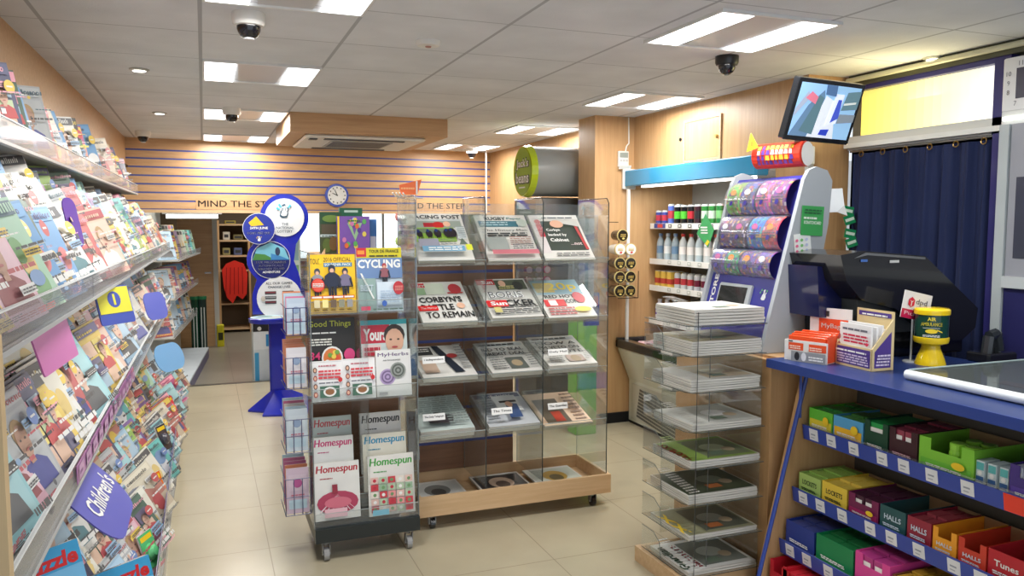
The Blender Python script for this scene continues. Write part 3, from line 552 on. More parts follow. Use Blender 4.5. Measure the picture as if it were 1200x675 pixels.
def cv_sun(a,w,h):
    a.rect(0,h*.84,w*.36,h*.99,(200,36,44)); a.txt('Sun',w*.1,h*.86,h*.1,W,bold=.03); a.rect(w*.36,h*.7,w*.97,h*.96,(74,84,62)); a.ell(w*.8,h*.8,.03,.04,(36,40,34)); a.ell(w*.5,h*.86,.02,.03,SKIN); a.lines(w*.4,h*.72,w*.7,h*.8,2,(230,220,150))
    a.txt('BORIS',.03,h*.46,h*.17,(246,246,246),w=w*.7,bold=.06); a.rect(.02,h*.44,w*.76,h*.445,K); 
    a.txt('BORIS',.034,h*.465,h*.16,(60,60,64),w=w*.66,bold=-.01); a.txt('SACKER',w*.1,h*.24,h*.17,(30,30,32),w=w*.86,bold=.03); a.rect(.0,h*.24,w*.4,h*.4,(214,36,40)); a.txt('Sun',.02,h*.27,h*.1,W,w=w*.32,bold=.03); a.lines(.02,h*.05,w*.94,h*.2,4,(70,70,72),.6); a.rect(.02,h*.06,.06,h*.19,(200,190,120))
def cv_star(a,w,h):
    a.rect(0,h*.6,w,h,(150,186,200)); a.rect(.01,h*.66,w*.42,h*.92,(214,190,100)); a.txt('20p',w*.3,h*.66,h*.26,(240,214,40),w=w*.62,bold=.015); a.txt('RED HOT',w*.14,h*.5,h*.085,(24,24,26),w=w*.62); a.txt('ICONS',w*.5,h*.36,h*.1,(30,30,34),w=w*.34); a.ell(w*.84,h*.5,.035,.05,(196,50,60)); a.rect(.02,h*.28,w*.5,h*.46,(214,40,44)); a.rect(w*.16,h*.3,w*.32,h*.44,W)
    a.lines(.02,h*.06,w*.6,h*.24,3,(180,90,90),.7); a.ell(w*.76,h*.16,.05,.022,(236,206,60))
def cv_text(head,ink=(30,30,32),pic=(90,96,90),px=.5):
    def f(a,w,h):
        a.rect(.01,h*.86,w-.01,h*.95,(190,196,196)); a.lines(.02,h*.88,w*.8,h*.93,1,ink,.8)
        y=.68
        for t in head: a.txt(t,.02,h*y,h*.1,ink,w=w*.84,bold=.012); y-=.15
        a.rect(w*px-.04,h*.08,w*px+.06,h*(y+.06),pic); a.ell(w*px+.01,h*(y*.5+.06),.03,.035,(170,150,120)); a.lines(.02,h*.08,w*.36,h*(y+.04),6,(120,120,118)); a.lines(w*.78,h*.08,w*.94,h*(y+.04),6,(120,120,118))
    return f
def cv_lines(tint,pic,x=.2):
    def f(a,w,h):
        a.rect(0,0,w,h,tint); a.lines(.02,h*.5,w*.95,h*.92,9,tuple(v-50 for v in tint)); a.poly([(w*x,h*.1),(w*x+.12,h*.08),(w*x+.14,h*.28),(w*x+.05,h*.4),(w*x-.01,h*.26)],pic); a.lines(w*.55,h*.08,w*.95,h*.4,5,tuple(v-60 for v in tint))
    return f
def cv_indep(a,w,h):
    a.rect(0,h*.7,w*.4,h*.95,(60,62,62)); a.lines(.01,h*.8,w*.35,h*.9,2,W); a.poly([(w*.42,h*.95),(w*.55,h*.95),(w*.8,h*.08),(w*.62,h*.08)],(36,44,56)); a.rect(.02,h*.1,w*.34,h*.5,(196,170,150)); a.ell(w*.72,h*.6,.03,.024,(180,60,60)); a.lines(w*.8,h*.2,w*.96,h*.9,9,(150,150,150))
def cv_times(a,w,h):
    a.rect(0,0,w,h,(196,200,204)); a.rect(.01,h*.84,w-.01,h*.96,(90,100,130)); a.txt('THE TIMES',w*.2,h*.86,h*.07,W,w=w*.6,bold=.0); a.lines(.02,h*.2,w*.3,h*.78,9,(140,145,150)); a.rect(w*.32,h*.3,w*.8,h*.78,(214,216,214)); a.rect(w*.42,h*.56,w*.76,h*.62,K); a.poly([(w*.45,h*.1),(w*.7,h*.1),(w*.74,h*.5),(w*.52,h*.54)],(60,84,130)); a.ell(w*.58,h*.5,.02,.03,SKIN)
def cv_ft(a,w,h):
    a.rect(0,0,w,h,(244,214,184)); a.rect(w*.1,h*.05,w*.6,h*.8,(110,100,84)); a.rect(w*.3,h*.1,w*.5,h*.4,(200,70,50)); a.lines(w*.7,h*.1,w*.94,h*.9,8,(150,120,100)); a.txt('OBSERVER',w*.86,h*.3,h*.05,(120,80,60),rot=1)
def cv_photo(bg,fg,title):
    def f(a,w,h):
        a.rect(.01,h*.3,w-.01,h*.92,bg); a.ell(w*.5,h*.58,.07,.08,fg); a.ell(w*.5,h*.5,.04,.05,tuple(v*.5 for v in fg)); a.lines(.02,h*.05,w*.95,h*.26,5,(70,70,70))
    return f
COV=[[cv_racing,cv_rugby,cv_i],[cv_mirror,cv_sun,cv_star],[cv_indep,cv_text(['BID TO SEAL','BREXIT DEAL'],px=.55),cv_text(['NOW A','PM VETO ON','EU VOTE'],pic=(190,170,160),px=.6)],
     [cv_lines((196,208,204),(70,64,66)),cv_times,cv_ft],[cv_photo((190,192,190),(110,112,110),'RECORDER'),cv_photo((50,52,54),(196,170,150),'GAZETTE'),cv_photo((196,200,190),(190,150,60),'ECHO')]]
def no_new_words(c): return c
NLAB=[['racing newspaper with horses on grass at top left','rugby newspaper with blue green banner in the top middle','newspaper with red letter i and white headline at top right'],
      ['tabloid reading CORBYN\'S BATTLE TO REMAIN, second tier left','tabloid with BORIS headline, second tier middle','tabloid with big yellow 20p offer, second tier right'],
      ['folded newspaper with dark diagonal picture, third tier left','newspaper with two line deal headline, third tier middle','newspaper with black headline and woman, third tier right'],
      ['pale green newspaper with dark shape, fourth tier left','grey blue broadsheet newspaper, fourth tier middle','salmon pink newspaper, fourth tier right'],
      ['grey local newspaper in the base tray, left','dark photo local newspaper in the base tray, middle','pale local newspaper in the base tray, right']]
NCOP=[[2,1,1],[3,4,2],[3,3,5],[5,4,1],[1,1,1]]
for ti,(z,al,dp) in enumerate(TIERS):
    al=math.radians(al); v=Vector((0,math.cos(al),math.sin(al))); u=Vector((1,0,0)); n=u.cross(v)
    for ci in range(3):
        x0=NX[ci]+.006;x1=NX[ci+1]-.006
        L=min(.36,(NB-.01-NY-.03)/math.cos(al))
        if ti<4:
            a=MB('acrylic'); a.M=frame((x0,NY+.02,z-.006),u,v); a.box(0,x1-x0,0,L,-.004,0,W); a.box(0,x1-x0,-.004,0,-.004,.035,W); a.tube([(0,-.002,.035),(x1-x0,-.002,.035)],.0018,(150,160,160),4,'gloss'); a.build('sloped_shelf',ns)
        w=.285 if ti else .29; w=min(w,x1-x0-.01); hh=min(L-.015,.345); base=Vector((x0+.012+(.018 if ti in(1,2) else 0),NY+.02,z))+n*.001+v*.004; nc=NCOP[ti][ci]; T=.0085 if ti<4 else .01
        for k in range(nc):
            last=k==nc-1; M=frame(base+n*(k*(T+.0006))+u*(R.uniform(-.003,.003)),u,v)
            if last: newspaper(w,hh,T,COV[ti][ci]).__class__; a=newspaper(w,hh,T,COV[ti][ci]); me=a.build('newspaper',mesh_only=True); put(me,'newspaper',M,NLAB[ti][ci],'newspaper','newspapers on the wheeled stand')
            else: put(plainpaper(w,hh,T).build('newspaper',mesh_only=True),'newspaper',M,'folded copy under the '+NLAB[ti][ci].split(',')[0],'newspaper','copies under '+NLAB[ti][ci].split(',')[0])
# little price labels on the dividers / shelves
for (ti,ci,s) in ((2,0,'i independent'),(2,2,'Daily Mail'),(3,0,'The Daily Telegraph'),(3,1,'The Times'),(3,2,'The Guardian')):
    z=TIERS[ti][0]+.10; x0=NX[ci]+.03; a=MB('plastic'); a.M=frame((x0,NY+.012,z),(1,0,0),(0,.3,1)); a.box(0,.115,0,.034,-.001,0,(238,238,236)); a.z=.0005; a.txt(s,.008,.012,.012,K,w=.1); a.build('name_label',ns)
for x in (1.12,1.44):
    a=MB('plastic'); a.M=frame((x,NB-.02,1.0),(1,0,0),(0,0,1)); a.box(0,.13,0,.14,-.002,0,(196,204,214)); a.z=.001; a.poly([(.01,.09),(.12,.03),(.12,.05),(.01,.12)],(70,84,110)); a.lines(.02,.01,.11,.03,2,DG); a.build('back_card',ns)
# hanging wallet with teal stripe on the right of the stand
t=thing('plastic_wallet','clear plastic wallet with teal stripe hanging on the stand\'s right end','wallet',(2.075,4.12,1.6)); a=MB('print'); a.M=frame((1.99,4.2,1.02),(1,0,0),(0,0,1)); a.box(.02,.16,0,.56,-.003,0,(190,196,200)); a.z=.001; a.rect(.10,0,.122,.56,(40,130,150)); a.lines(.03,.1,.09,.5,12,(150,156,162)); a.build('insert',t)
a=MB('film'); a.box(1.98,2.17,4.19,4.196,.98,1.6,W); a.build('sleeve',t)
a=MB('metal'); a.tube([(2.075,4.2,1.6),(2.075,4.19,1.64),(2.06,4.17,1.65),(2.05,4.17,1.63)],.003,LG); a.build('hook',t)
for i in range(9):
    x=1.70+(i%3)*.055; z=1.17+(i//3)*.06; 
    a=MB('gloss'); a.cyl((x,4.15,z),(x,4.11,z),.021,[(150,60,80),(120,140,120),(200,80,130)][i%3],12); a.cyl((x,4.11,z),(x,4.105,z),.019,(220,200,205),12,r2=.014); a.build('round_lid_pot',label='small round lidded pot behind the stand, %s row, %s from left'%(nth(2-i//3)+' highest',nth(i%3)),cat='pot',group='pots behind the newspaper stand')
a=MB(); a.box(2.5,2.67,5.15,5.3,.0,.95,(96,170,50),bev=.01); a.box(2.51,2.66,5.145,5.15,.5,.88,(140,200,90)); a.build('green_display_box',label='lime green upright display box behind the newspaper stand',cat='box')
a=MB(); a.M=frame((2.14,4.3,.93),(1,0,0),(0,0,1)); a.box(0,.1,0,.2,-.02,0,(40,60,150)); a.z=.001; a.rect(.01,.12,.09,.18,(200,60,60)); a.rect(.01,.02,.09,.1,(90,110,200)); a.build('blue_packet',label='blue packet hanging behind the right end of the newspaper stand',cat='packet')
# ---- magazine stand (front left)
ms=thing('magazine_stand','narrow wheeled clear acrylic magazine stand with black base','display stand',(.68,3.8,0))
MX0,MX1=.436,.925
a=MB('plastic'); a.box(MX0,MX1,3.6,4.0,.09,.155,(34,40,40)); a.build('base',ms)
for x in(MX0+.05,MX1-.05):
    for y in(3.63,3.95): caster(ms,x,y,.09,(150,150,150),.03)
a=MB('smoke')
for x in(MX0,MX1):
    a=MB('acrylic'); a.box(x-.002,x+.002,3.62,3.98,.156,1.42 if x==MX0 else 1.68,W); a.tube([(x,3.618,.156),(x,3.618,1.42 if x==MX0 else 1.66),(x,3.98,1.42 if x==MX0 else 1.68)],.0026,(120,128,128),5,'gloss'); a.build('side_panel',ms)
a=MB('wooddark'); a.box(MX0+.02,MX1-.02,3.94,3.955,.16,1.36,W); a.build('back_panel',ms)
for z,y in((.16,3.62),(.214,3.68),(.274,3.745),(.735,3.64),(.84,3.72),(1.13,3.72)):
    a=MB('acrylic'); a.box(MX0+.004,MX1-.004,y,y+.05,z-.004,z,W); a.box(MX0+.004,MX1-.004,y-.003,y,z-.004,z+.06,W); a.tube([(MX0,y-.002,z+.06),(MX1,y-.002,z+.06)],.0016,(170,176,176),4,'gloss'); a.build('shelf',ms)
a=MB('plastic'); a.box(.66,.70,3.66,3.9,.17,1.3,(120,150,148),'acrylic'); a.build('centre_divider',ms)
def mag(x0,x1,z0,z1,y,cov,lab,lean=8,t=.012):
    l=math.radians(lean); v=Vector((0,math.sin(l),math.cos(l))); w=x1-x0; h=(z1-z0)/math.cos(l)
    a=MB(); a.M=frame((x0,y,z0),(1,0,0),v); a.box(0,w,0,h,-t,0,W,'paperedge'); a.z=.0004; cov(a,w,h); return a.build('magazine',label=lab,cat='magazine')
def sq(px,py,Y): p=atY(px,py,Y); return p.x,p.z
def magpx(px0,pyb,px1,pyt,Y,cov,lab,**k):
    x0,z0=sq(px0,pyb,Y); x1,_=sq(px1,pyb,Y); _,z1=sq(px0,pyt,Y); return mag(x0,x1,max(z0,k.pop('zmin',0)),z1,Y,cov,lab,**k)
def cyclist(a,cx,y0,h,jer,hel):
    a.ell(cx,y0+h*.82,h*.1,h*.12,hel,12); a.ell(cx,y0+h*.77,h*.06,h*.07,SKIN,10); a.poly([(cx-h*.16,y0+h*.32),(cx+h*.16,y0+h*.32),(cx+h*.2,y0+h*.62),(cx+h*.08,y0+h*.72),(cx-h*.08,y0+h*.72),(cx-h*.2,y0+h*.62)],jer)
    a.poly([(cx-h*.2,y0+h*.62),(cx-h*.26,y0+h*.3),(cx-h*.2,y0+h*.3),(cx-h*.13,y0+h*.56)],(40,44,60)); a.poly([(cx+h*.2,y0+h*.62),(cx+h*.26,y0+h*.3),(cx+h*.2,y0+h*.3),(cx+h*.13,y0+h*.56)],(40,44,60))
    a.rect(cx-h*.24,y0+h*.28,cx+h*.24,y0+h*.31,K); a.poly([(cx-h*.12,y0+h*.32),(cx-h*.02,y0+h*.32),(cx-h*.05,y0),(cx-h*.1,y0)],(36,40,52)); a.poly([(cx+h*.12,y0+h*.32),(cx+h*.02,y0+h*.32),(cx+h*.06,y0+h*.06),(cx+h*.11,y0+h*.06)],(36,40,52)); a.ell(cx,y0+h*.12,h*.035,h*.16,(30,30,34),12)
def cv_tour(a,w,h):
    a.rect(0,0,w,h,(246,198,34)); a.rect(.004,.004,w-.004,.008,(200,150,30)); a.txt('2016 OFFICIAL',w*.34,h*.88,h*.07,(40,40,34),w=w*.58,bold=.0); a.rect(w*.34,h*.79,w*.94,h*.86,(60,130,170)); a.txt('SOUVENIR PACK',w*.36,h*.805,h*.045,W,w=w*.56); 
    a.txt('TOUR',w*.06,h*.84,h*.09,(60,60,40),w=w*.22,bold=0); a.ell(w*.27,h*.88,.008,.012,YEL)
    cyclist(a,w*.2,h*.3,h*.5,(150,152,160),(70,74,84)); cyclist(a,w*.78,h*.3,h*.5,(120,112,140),(60,60,80)); cyclist(a,w*.5,h*.26,h*.6,(36,44,66),(40,50,70)); a.ell(w*.2,h*.48,.03,.032,(220,50,40)); a.ell(w*.2,h*.48,.026,.028,(230,90,70)); a.lines(w*.09,h*.45,w*.31,h*.52,3,W); a.rect(w*.04,h*.25,w*.95,h*.3,(220,90,40)); a.lines(w*.06,h*.26,w*.93,h*.295,1,W,.8)
    for i,c in enumerate(((226,214,170),(240,226,150),(110,90,70),(140,140,120),(150,150,150))): a.rect(w*(.1+i*.17),h*.1,w*(.22+i*.17),h*.23,c); a.rect(w*(.1+i*.17),h*.05,w*(.2+i*.17),h*.065,(120,90,30))
def cv_cycling(a,w,h):
    a.rect(0,0,w,h,(190,204,214)); a.rect(0,h*.84,w,h,(214,200,40)); a.rect(0,h*.86,w*.22,h,(206,40,56)); a.rect(.006,h*.9,w*.18,h*.96,(240,150,60)); a.txt('TOUR DE FRANCE',w*.28,h*.92,h*.05,(50,60,30),w=w*.66); a.lines(w*.28,h*.86,w*.9,h*.9,1,(60,60,40))
    a.rect(0,h*.52,w,h*.84,(110,140,186)); a.txt('CYCLING',w*.02,h*.68,h*.135,W,w=w*.94,bold=.035); a.rect(0,.0,w*.4,h*.52,(150,176,170)); cyclist(a,w*.6,h*.42,h*.36,(150,90,100),(180,60,70)); a.poly([(w*.06,h*.6),(w*.1,h*.6),(w*.36,h*.2),(w*.32,h*.2)],W); a.txt('BEST',w*.06,h*.32,h*.1,(190,206,216),w=w*.28)
    a.rect(w*.42,h*.1,w*.95,h*.46,(214,228,240)); a.lines(w*.48,h*.14,w*.9,h*.34,5,(180,200,220)); a.ell(w*.88,h*.36,.026,.032,(190,50,60)); a.lines(w*.8,h*.32,w*.97,h*.4,3,(230,150,140)); a.rect(w*.04,h*.02,w*.24,h*.08,(220,70,100)); a.ell(w*.55,h*.12,.012,.014,(60,100,180)); a.lines(w*.3,h*.02,w*.95,h*.06,1,(90,110,100))
def cv_good(a,w,h):
    a.rect(0,0,w,h,(44,40,36)); a.txt('Good Things',w*.02,h*.84,h*.12,(190,196,50),w=w*.9,bold=.01); a.lines(w*.04,h*.76,w*.6,h*.8,1,W); a.lines(w*.04,h*.58,w*.5,h*.7,3,(230,230,220)); a.ell(w*.5,h*.38,.05,.055,W); a.ell(w*.5,h*.38,.042,.046,(230,130,60)); 
    for i in range(7): a.ell(w*.5+.024*math.cos(i),h*.38+.026*math.sin(i*1.3),.011,.011,[(240,90,60),(250,220,90),(120,170,70),(240,240,230)][i%4])
    a.ell(w*.86,h*.42,.026,.03,(220,70,130)); a.txt('34',w*.04,h*.36,h*.12,(220,60,120)); a.ell(w*.9,h*.16,.03,.03,(190,40,60)); a.lines(w*.06,h*.1,w*.3,h*.3,3,(220,80,140))
def cv_yours(a,w,h):
    a.rect(0,0,w,h,(214,226,224)); a.rect(0,h*.92,w,h,(60,170,180)); a.rect(0,h*.62,w*.62,h*.92,(200,36,60)); a.txt('Yours',w*.05,h*.66,h*.2,W,w=w*.5,bold=.04); a.portrait(w*.72,h*.05,h*.9,(54,40,34),(60,90,130)); a.rect(.004,h*.3,w*.42,h*.6,(236,214,210)); a.lines(.01,h*.34,w*.4,h*.58,3,(200,50,70),.7); a.lines(.01,h*.1,w*.4,h*.26,3,(70,70,80))
def cv_card(a,w,h):
    a.rect(0,0,w,h,(244,244,244)); a.rect(.004,h-.006,w-.004,h-.004,LG); a.lines(w*.25,h*.86,w*.8,h*.92,1,(200,120,130)); 
    a.lines(w*.24,h*.56,w*.92,h*.8,3,(214,70,80),.6); a.lines(w*.24,h*.44,w*.9,h*.5,1,(120,120,130)); a.ell(w*.9,h*.52,.01,.011,RED)
    for i in range(4): a.ell(w*.13,h*(.78-i*.2),w*.065,h*.07,(150,60,60) if i%2 else (90,60,50)); a.ell(w*.13,h*(.78-i*.2),w*.04,h*.045,SKIN)
    a.rect(w*.26,h*.1,w*.86,h*.38,(70,110,90)); a.ell(w*.56,h*.24,w*.2,h*.12,W); a.ell(w*.56,h*.24,w*.14,h*.08,(150,100,60))
def cv_herbs(a,w,h):
    a.rect(0,0,w,h,(232,232,230)); a.txt('MyHerbs',w*.06,h*.84,h*.1,(110,70,140),w=w*.88,bold=.01); a.txt('ARTICHOKES',w*.2,h*.76,h*.03,(60,60,60),w=w*.5)
    for cx,cy,c in((.32,.42,(120,100,140)),(.62,.55,(90,96,90))):
        for k in range(5,0,-1): a.ell(w*cx,h*cy,w*.045*k,h*.035*k,tuple(min(255,v+(k%2)*60) for v in c))
    a.rect(w*.06,h*.04,w*.3,h*.1,(180,180,180))
def cv_home(tc,bg,pic):
    def f(a,w,h):
        a.rect(0,0,w,h,bg); a.txt('Homespun',w*.03,h*.79,h*.17,tc,w=w*.92,bold=.045,sh=.12); a.lines(w*.12,h*.72,w*.4,h*.75,1,tuple(v*.8 for v in tc)); 
        if pic=='cake':
            a.ell(w*.5,h*.3,w*.46,h*.2,(176,60,90)); 
            for k in range(7): a.poly([(w*.5,h*.44),(w*(.1+k*.13),h*.16),(w*(.13+k*.13),h*.15)],(240,220,226))
            a.ell(w*.5,h*.3,w*.3,h*.1,(210,110,130)); a.rect(w*.38,h*.46,w*.5,h*.62,(150,40,60)); a.rect(w*.2,h*.05,w*.7,h*.2,(236,190,200))
        elif pic=='patch':
            r=random.Random(4)
            for i in range(5):
                for j in range(5): a.rect(w*(.05+i*.18),h*(.06+j*.12),w*(.21+i*.18),h*(.165+j*.12),r.choice([(226,190,180),(200,60,70),(180,200,170),(236,226,214),(150,180,150),(230,150,150)])); a.ell(w*(.13+i*.18),h*(.11+j*.12),.008,.008,r.choice([(190,40,60),(110,150,100),W]))
            a.rect(w*.05,h*.03,w*.4,h*.12,(120,180,200))
        else:
            a.ell(w*.3,h*.3,w*.22,h*.2,pic); a.ell(w*.75,h*.25,w*.15,h*.15,tuple(min(255,v+50) for v in pic)); a.rect(w*.5,h*.04,w*.95,h*.2,tuple(v*.8 for v in pic))
    return f
magpx(362,371,418,299,3.73,cv_tour,'yellow 2016 cycling souvenir magazine at the top left of the acrylic stand',zmin=1.132)
magpx(420,366,473,291,3.74,cv_cycling,'cycling magazine with yellow strip at the top right of the acrylic stand',zmin=1.132)
magpx(362,450,418,375,3.76,cv_good,'dark food magazine with green title in the middle tier')
magpx(425,448,479,377,3.76,cv_yours,'red and white magazine with a man on the cover in the middle tier')
magpx(365,473,403,425,3.65,cv_card,'white leaflet with red text, left one of the pair on the middle tier',zmin=.737,t=.006); magpx(403,471,441,422,3.65,cv_card,'white leaflet with red text, right one of the pair on the middle tier',zmin=.737,t=.006)
magpx(442,470,483,412,3.655,cv_herbs,'white herb magazine with artichokes on the middle tier',zmin=.737)
magpx(368,560,414,492,3.775,cv_home((226,96,100),(196,206,200),(120,170,150)),'craft magazine with coral title, back left of the bottom tier',zmin=.278)
magpx(424,556,472,487,3.775,cv_home((30,30,34),(206,204,200),(110,100,104)),'craft magazine with black title, back right of the bottom tier',zmin=.278)
magpx(479,540,492,484,3.80,lambda a,w,h:(a.rect(0,0,w,h,(120,124,126)),a.txt('H',.01,h*.75,h*.14,(40,40,44)),a.rect(.004,h*.1,w-.004,h*.6,(170,170,168))),'narrow grey magazine edge showing right of the black titled craft magazine',zmin=.278)
magpx(368,580,416,516,3.71,cv_home((230,70,140),(226,226,222),(160,200,210)),'craft magazine with pink title, middle left of the bottom tier',zmin=.218)
magpx(427,577,478,512,3.71,cv_home((60,170,214),(226,222,206),(200,170,120)),'craft magazine with blue title, middle right of the bottom tier',zmin=.218)
magpx(370,612,423,547,3.64,cv_home((206,40,60),(226,226,222),'cake'),'craft magazine with red title and pink lattice cake, bottom left front',zmin=.163)
magpx(433,606,487,538,3.64,cv_home((80,190,80),(230,228,222),'patch'),'craft magazine with green title and floral patchwork, bottom right front',zmin=.163)
# wire side racks with greeting cards
for i,(py0,py1,c) in enumerate(((350,393,(190,206,222)),(408,456,(226,222,226)),(480,531,(206,218,226)),(549,604,(214,190,206)))):
    p0=atY(335,py1,3.70); p1=atY(360,py0,3.70); z0,z1=p0.z,p1.z; x0=p0.x; x1=.43
    t=thing('wire_pocket','%s wire pocket from the top on the side of the acrylic stand'%nth(i),'wire pocket',((x0+x1)/2,3.8,z0),'wire pockets on the stand side')
    a=MB('plastic'); wc=(54,60,110) if i==0 else (90,94,130)
    for k in range(4): x=x0+(x1-x0)*k/3; a.tube([(x,3.685,z1-.04),(x,3.685,z0),(x,3.9,z0)],.002,wc,4)
    for k in range(3): z=z0+(z1-z0-.04)*k/2; a.tube([(x1,3.685,z),(x0,3.685,z),(x0,3.93,z)],.002,wc,4)
    a.build('wire_frame',t)
    r=random.Random(50+i)
    for k in range(5):
        y=3.70+k*.045; cc=c if k==0 else r.choice([(230,226,222),(236,150,110),(190,214,230),(214,120,160)])
        a=MB(); a.M=frame((x0+.006,y,z0+.004),(1,0,0),(0,.08,1)); ww=x1-x0-.012; hh=z1-z0+k*.004; a.box(0,ww,0,hh,-.004,0,W); a.z=.0005; a.rect(0,0,ww,hh,cc); a.rect(ww*.1,hh*.5,ww*.9,hh*.85,tuple(min(255,int(v*.9+30)) for v in cc)); a.ell(ww*.5,hh*.66,ww*.2,hh*.1,(150,170,200) if i!=3 else (190,90,150)); a.rect(ww*.1,hh*.1,ww*.9,hh*.3,(190,214,226)); a.lines(ww*.2,hh*.35,ww*.8,hh*.44,2,(200,110,130))
        a.build('greeting_card',label='pale greeting card in the %s wire pocket, %s from the front'%(nth(i),nth(k)),cat='card',group='greeting cards in the %s wire pocket'%nth(i))
# ---- national lottery play stand
LY=6.85
lp=lambda px,py: (atY(px,py,LY).x,atY(px,py,LY).z)
ls=thing('lottery_stand','tall royal blue lottery play stand made of joined discs','stand',(.57,LY,0))
def disc(b,cx,cz,r,y0,y1,col,mat=None,n=32,ry=None):
    b.cyl((cx,y0,cz),(cx,y1,cz),r,col,n,mat=mat)
BL=(34,44,170); X=lambda p:p
out=[]
c1=(.632,1.60);r1=.195;c2=(.515,1.25);r2=.19;c3=(.575,.93);r3=.215
poly=[]
def arc(c,r,a0,a1,n=10): return [(c[0]+r*math.cos(math.radians(a0+(a1-a0)*k/n)),c[1]+r*math.sin(math.radians(a0+(a1-a0)*k/n))) for k in range(n+1)]
poly+=arc(c1,r1,-40,200,20)+[(.45,1.47)]+arc(c2,r2,150,215,8)+[(.40,1.09)]+arc(c3,r3,160,185,4)+[(.36,.80),(.80,.80)]+arc(c3,r3,5,30,5)+[(.735,1.14),(.70,1.24),(.72,1.38)]
a=MB('gloss'); a.M=frame((0,LY+.05,0),(1,0,0),(0,0,1)); a.prism(poly,.05,BL); a.build('body',ls)
yf=LY-.0
def face_disc(name,c,r,draw,y=yf):
    a=MB('gloss'); a.M=frame((c[0],y,c[1]),(1,0,0),(0,0,1)); a.prism([(r*math.cos(i*math.pi/16),r*math.sin(i*math.pi/16)) for i in range(32)],.008,(226,228,232)); a.mat='print'; a.z=.0085; draw(a,r); return a.build(name,ls)
def hand(a,cx,cy,s,c=(30,70,150),st=(80,190,220)):
    a.poly([(cx-.32*s,cy-.3*s),(cx-.1*s,cy-.42*s),(cx+.2*s,cy-.38*s),(cx+.3*s,cy-.1*s),(cx+.2*s,cy+.12*s),(cx-.2*s,cy+.1*s)],c); a.poly([(cx-.16*s,cy),(cx-.02*s,cy+.02*s),(cx+.12*s,cy+.55*s),(cx,cy+.6*s)],c); a.poly([(cx+.16*s,cy),(cx+.02*s,cy),(cx-.14*s,cy+.5*s),(cx-.02*s,cy+.56*s)],c); a.poly([(cx+.1*s,cy),(cx+.24*s,cy-.02*s),(cx+.34*s,cy+.3*s),(cx+.24*s,cy+.34*s)],c)
    a.ell(cx-.02*s,cy-.1*s,.04*s,.04*s,W,8); a.ell(cx+.12*s,cy-.1*s,.04*s,.04*s,W,8); a.poly([(cx-.06*s,cy-.24*s),(cx+.16*s,cy-.24*s),(cx+.05*s,cy-.31*s)],W)
    for dx,dy in((-.45,.25),(-.3,.5),(.42,.45)): a.poly([(cx+(dx-.1)*s,cy+dy*s),(cx+dx*s,cy+(dy-.12)*s),(cx+(dx+.1)*s,cy+dy*s),(cx+dx*s,cy+(dy+.12)*s)],st)
def d1(a,r):
    hand(a,0,.045,.11,(226,228,232),(226,228,232)); hand(a,-.005,.045,.115,(60,96,120)); hand(a,-.004,.046,.085,(236,238,240),(90,200,220))
    for i,t in enumerate(('THE','NATIONAL','LOTTERY')): a.txt(t,0,-.065-i*.03,.021,(80,96,104),al='c')
face_disc('logo_panel',c1,.158,d1)
def d2(a,r):
    a.ell(0,0,r*.97,r*.97,(24,34,110),32); a.poly([(-r*.95,.0),(-r*.7,r*.62),(0,r*.94),(r*.7,r*.62),(r*.95,0),(r*.6,.0),(-r*.6,0)],(120,190,214)); a.poly([(-r*.93,.0),(-r*.8,r*.35),(-r*.3,r*.3),(0,.02),(r*.0,0)],(70,130,60)); a.poly([(0,r*.35),(r*.5,r*.2),(r*.95,.0),(0,.0)],(60,130,190)); a.ell(r*.35,r*.45,.02,.035,(50,60,90))
    for i,t in enumerate(('5 UK MILLIONAIRES','AUTOMATICALLY','WIN A NEW ZEALAND','ADVENTURE')): a.txt(t,0,-.028-i*.027,.018,W,al='c',w=[.24,.2,.21,.14][i])
face_disc('scene_panel',c2,.155,d2)
def d3(a,r):
    a.txt('ALL OUR GAMES',0,.115,.02,(60,70,90),al='c'); a.txt('CHANGE LIVES',0,.085,.02,(60,70,90),al='c')
    for i,(x,c) in enumerate(((-.07,(140,60,70)),(.07,(110,120,40)))):
        for k in range(3): a.rect(x-.045,.035-k*.04,x+.045,.06-k*.04,(70,72,78)); a.rect(x-.04,.045-k*.04,x+.04,.055-k*.04,[c,GY,(120,50,60)][k])
    a.ell(-.13,0,.018,.022,(200,190,180)); a.ell(.14,-.0,.018,.022,(200,190,180))
face_disc('ticket_panel',c3,.18,d3)
def d4(a,r):
    a.ell(0,0,r*.97,r*.97,(34,50,150),28); a.poly([(-.08,.05),(-.02,.1),(.04,.03),(-.06,.02)],(240,190,40)); a.txt('24TH JUNE',0,-.01,.026,W,al='c',w=.14,bold=.03); a.txt("DON'T MISS OUT",0,-.045,.02,W,al='c',w=.18); hand(a,0,-.085,.04,W,YEL)
face_disc('round_notice',(.424,1.508),.128,d4,y=yf-.03)
a=MB('gloss'); a.lathe([(.155,.75),(.16,.765),(.16,.785),(.15,.79)],(.478,LY-.14,0),BL,28); a.build('shelf_table',ls,smooth=True)
a=MB('print'); a.M=frame((.478,LY-.14,.791),(1,0,0),(0,1,0)); a.ell(0,0,.145,.145,(196,220,226),28); a.ell(-.03,.03,.06,.04,(110,150,140)); a.ell(.05,-.04,.05,.03,(220,210,190)); a.build('table_print',ls)
a=MB('gloss'); a.box(.485,.62,LY,LY+.07,.05,.82,BL,bev=.015); a.build('post',ls)
a=MB('gloss'); P=[(.30,6.80),(.44,6.70),(.40,6.58),(.62,6.52),(.86,6.60),(.95,6.85),(.80,7.05),(.55,7.1),(.45,6.95)]; vs=[(x,y,0) for x,y in P]+[(x,y,.015) for x,y in P]+[(.55+(x-.55)*.2,6.87+(y-6.87)*.2,.16) for x,y in P]; n=len(P); fs=[tuple(range(n-1,-1,-1)),tuple(range(2*n,3*n))]
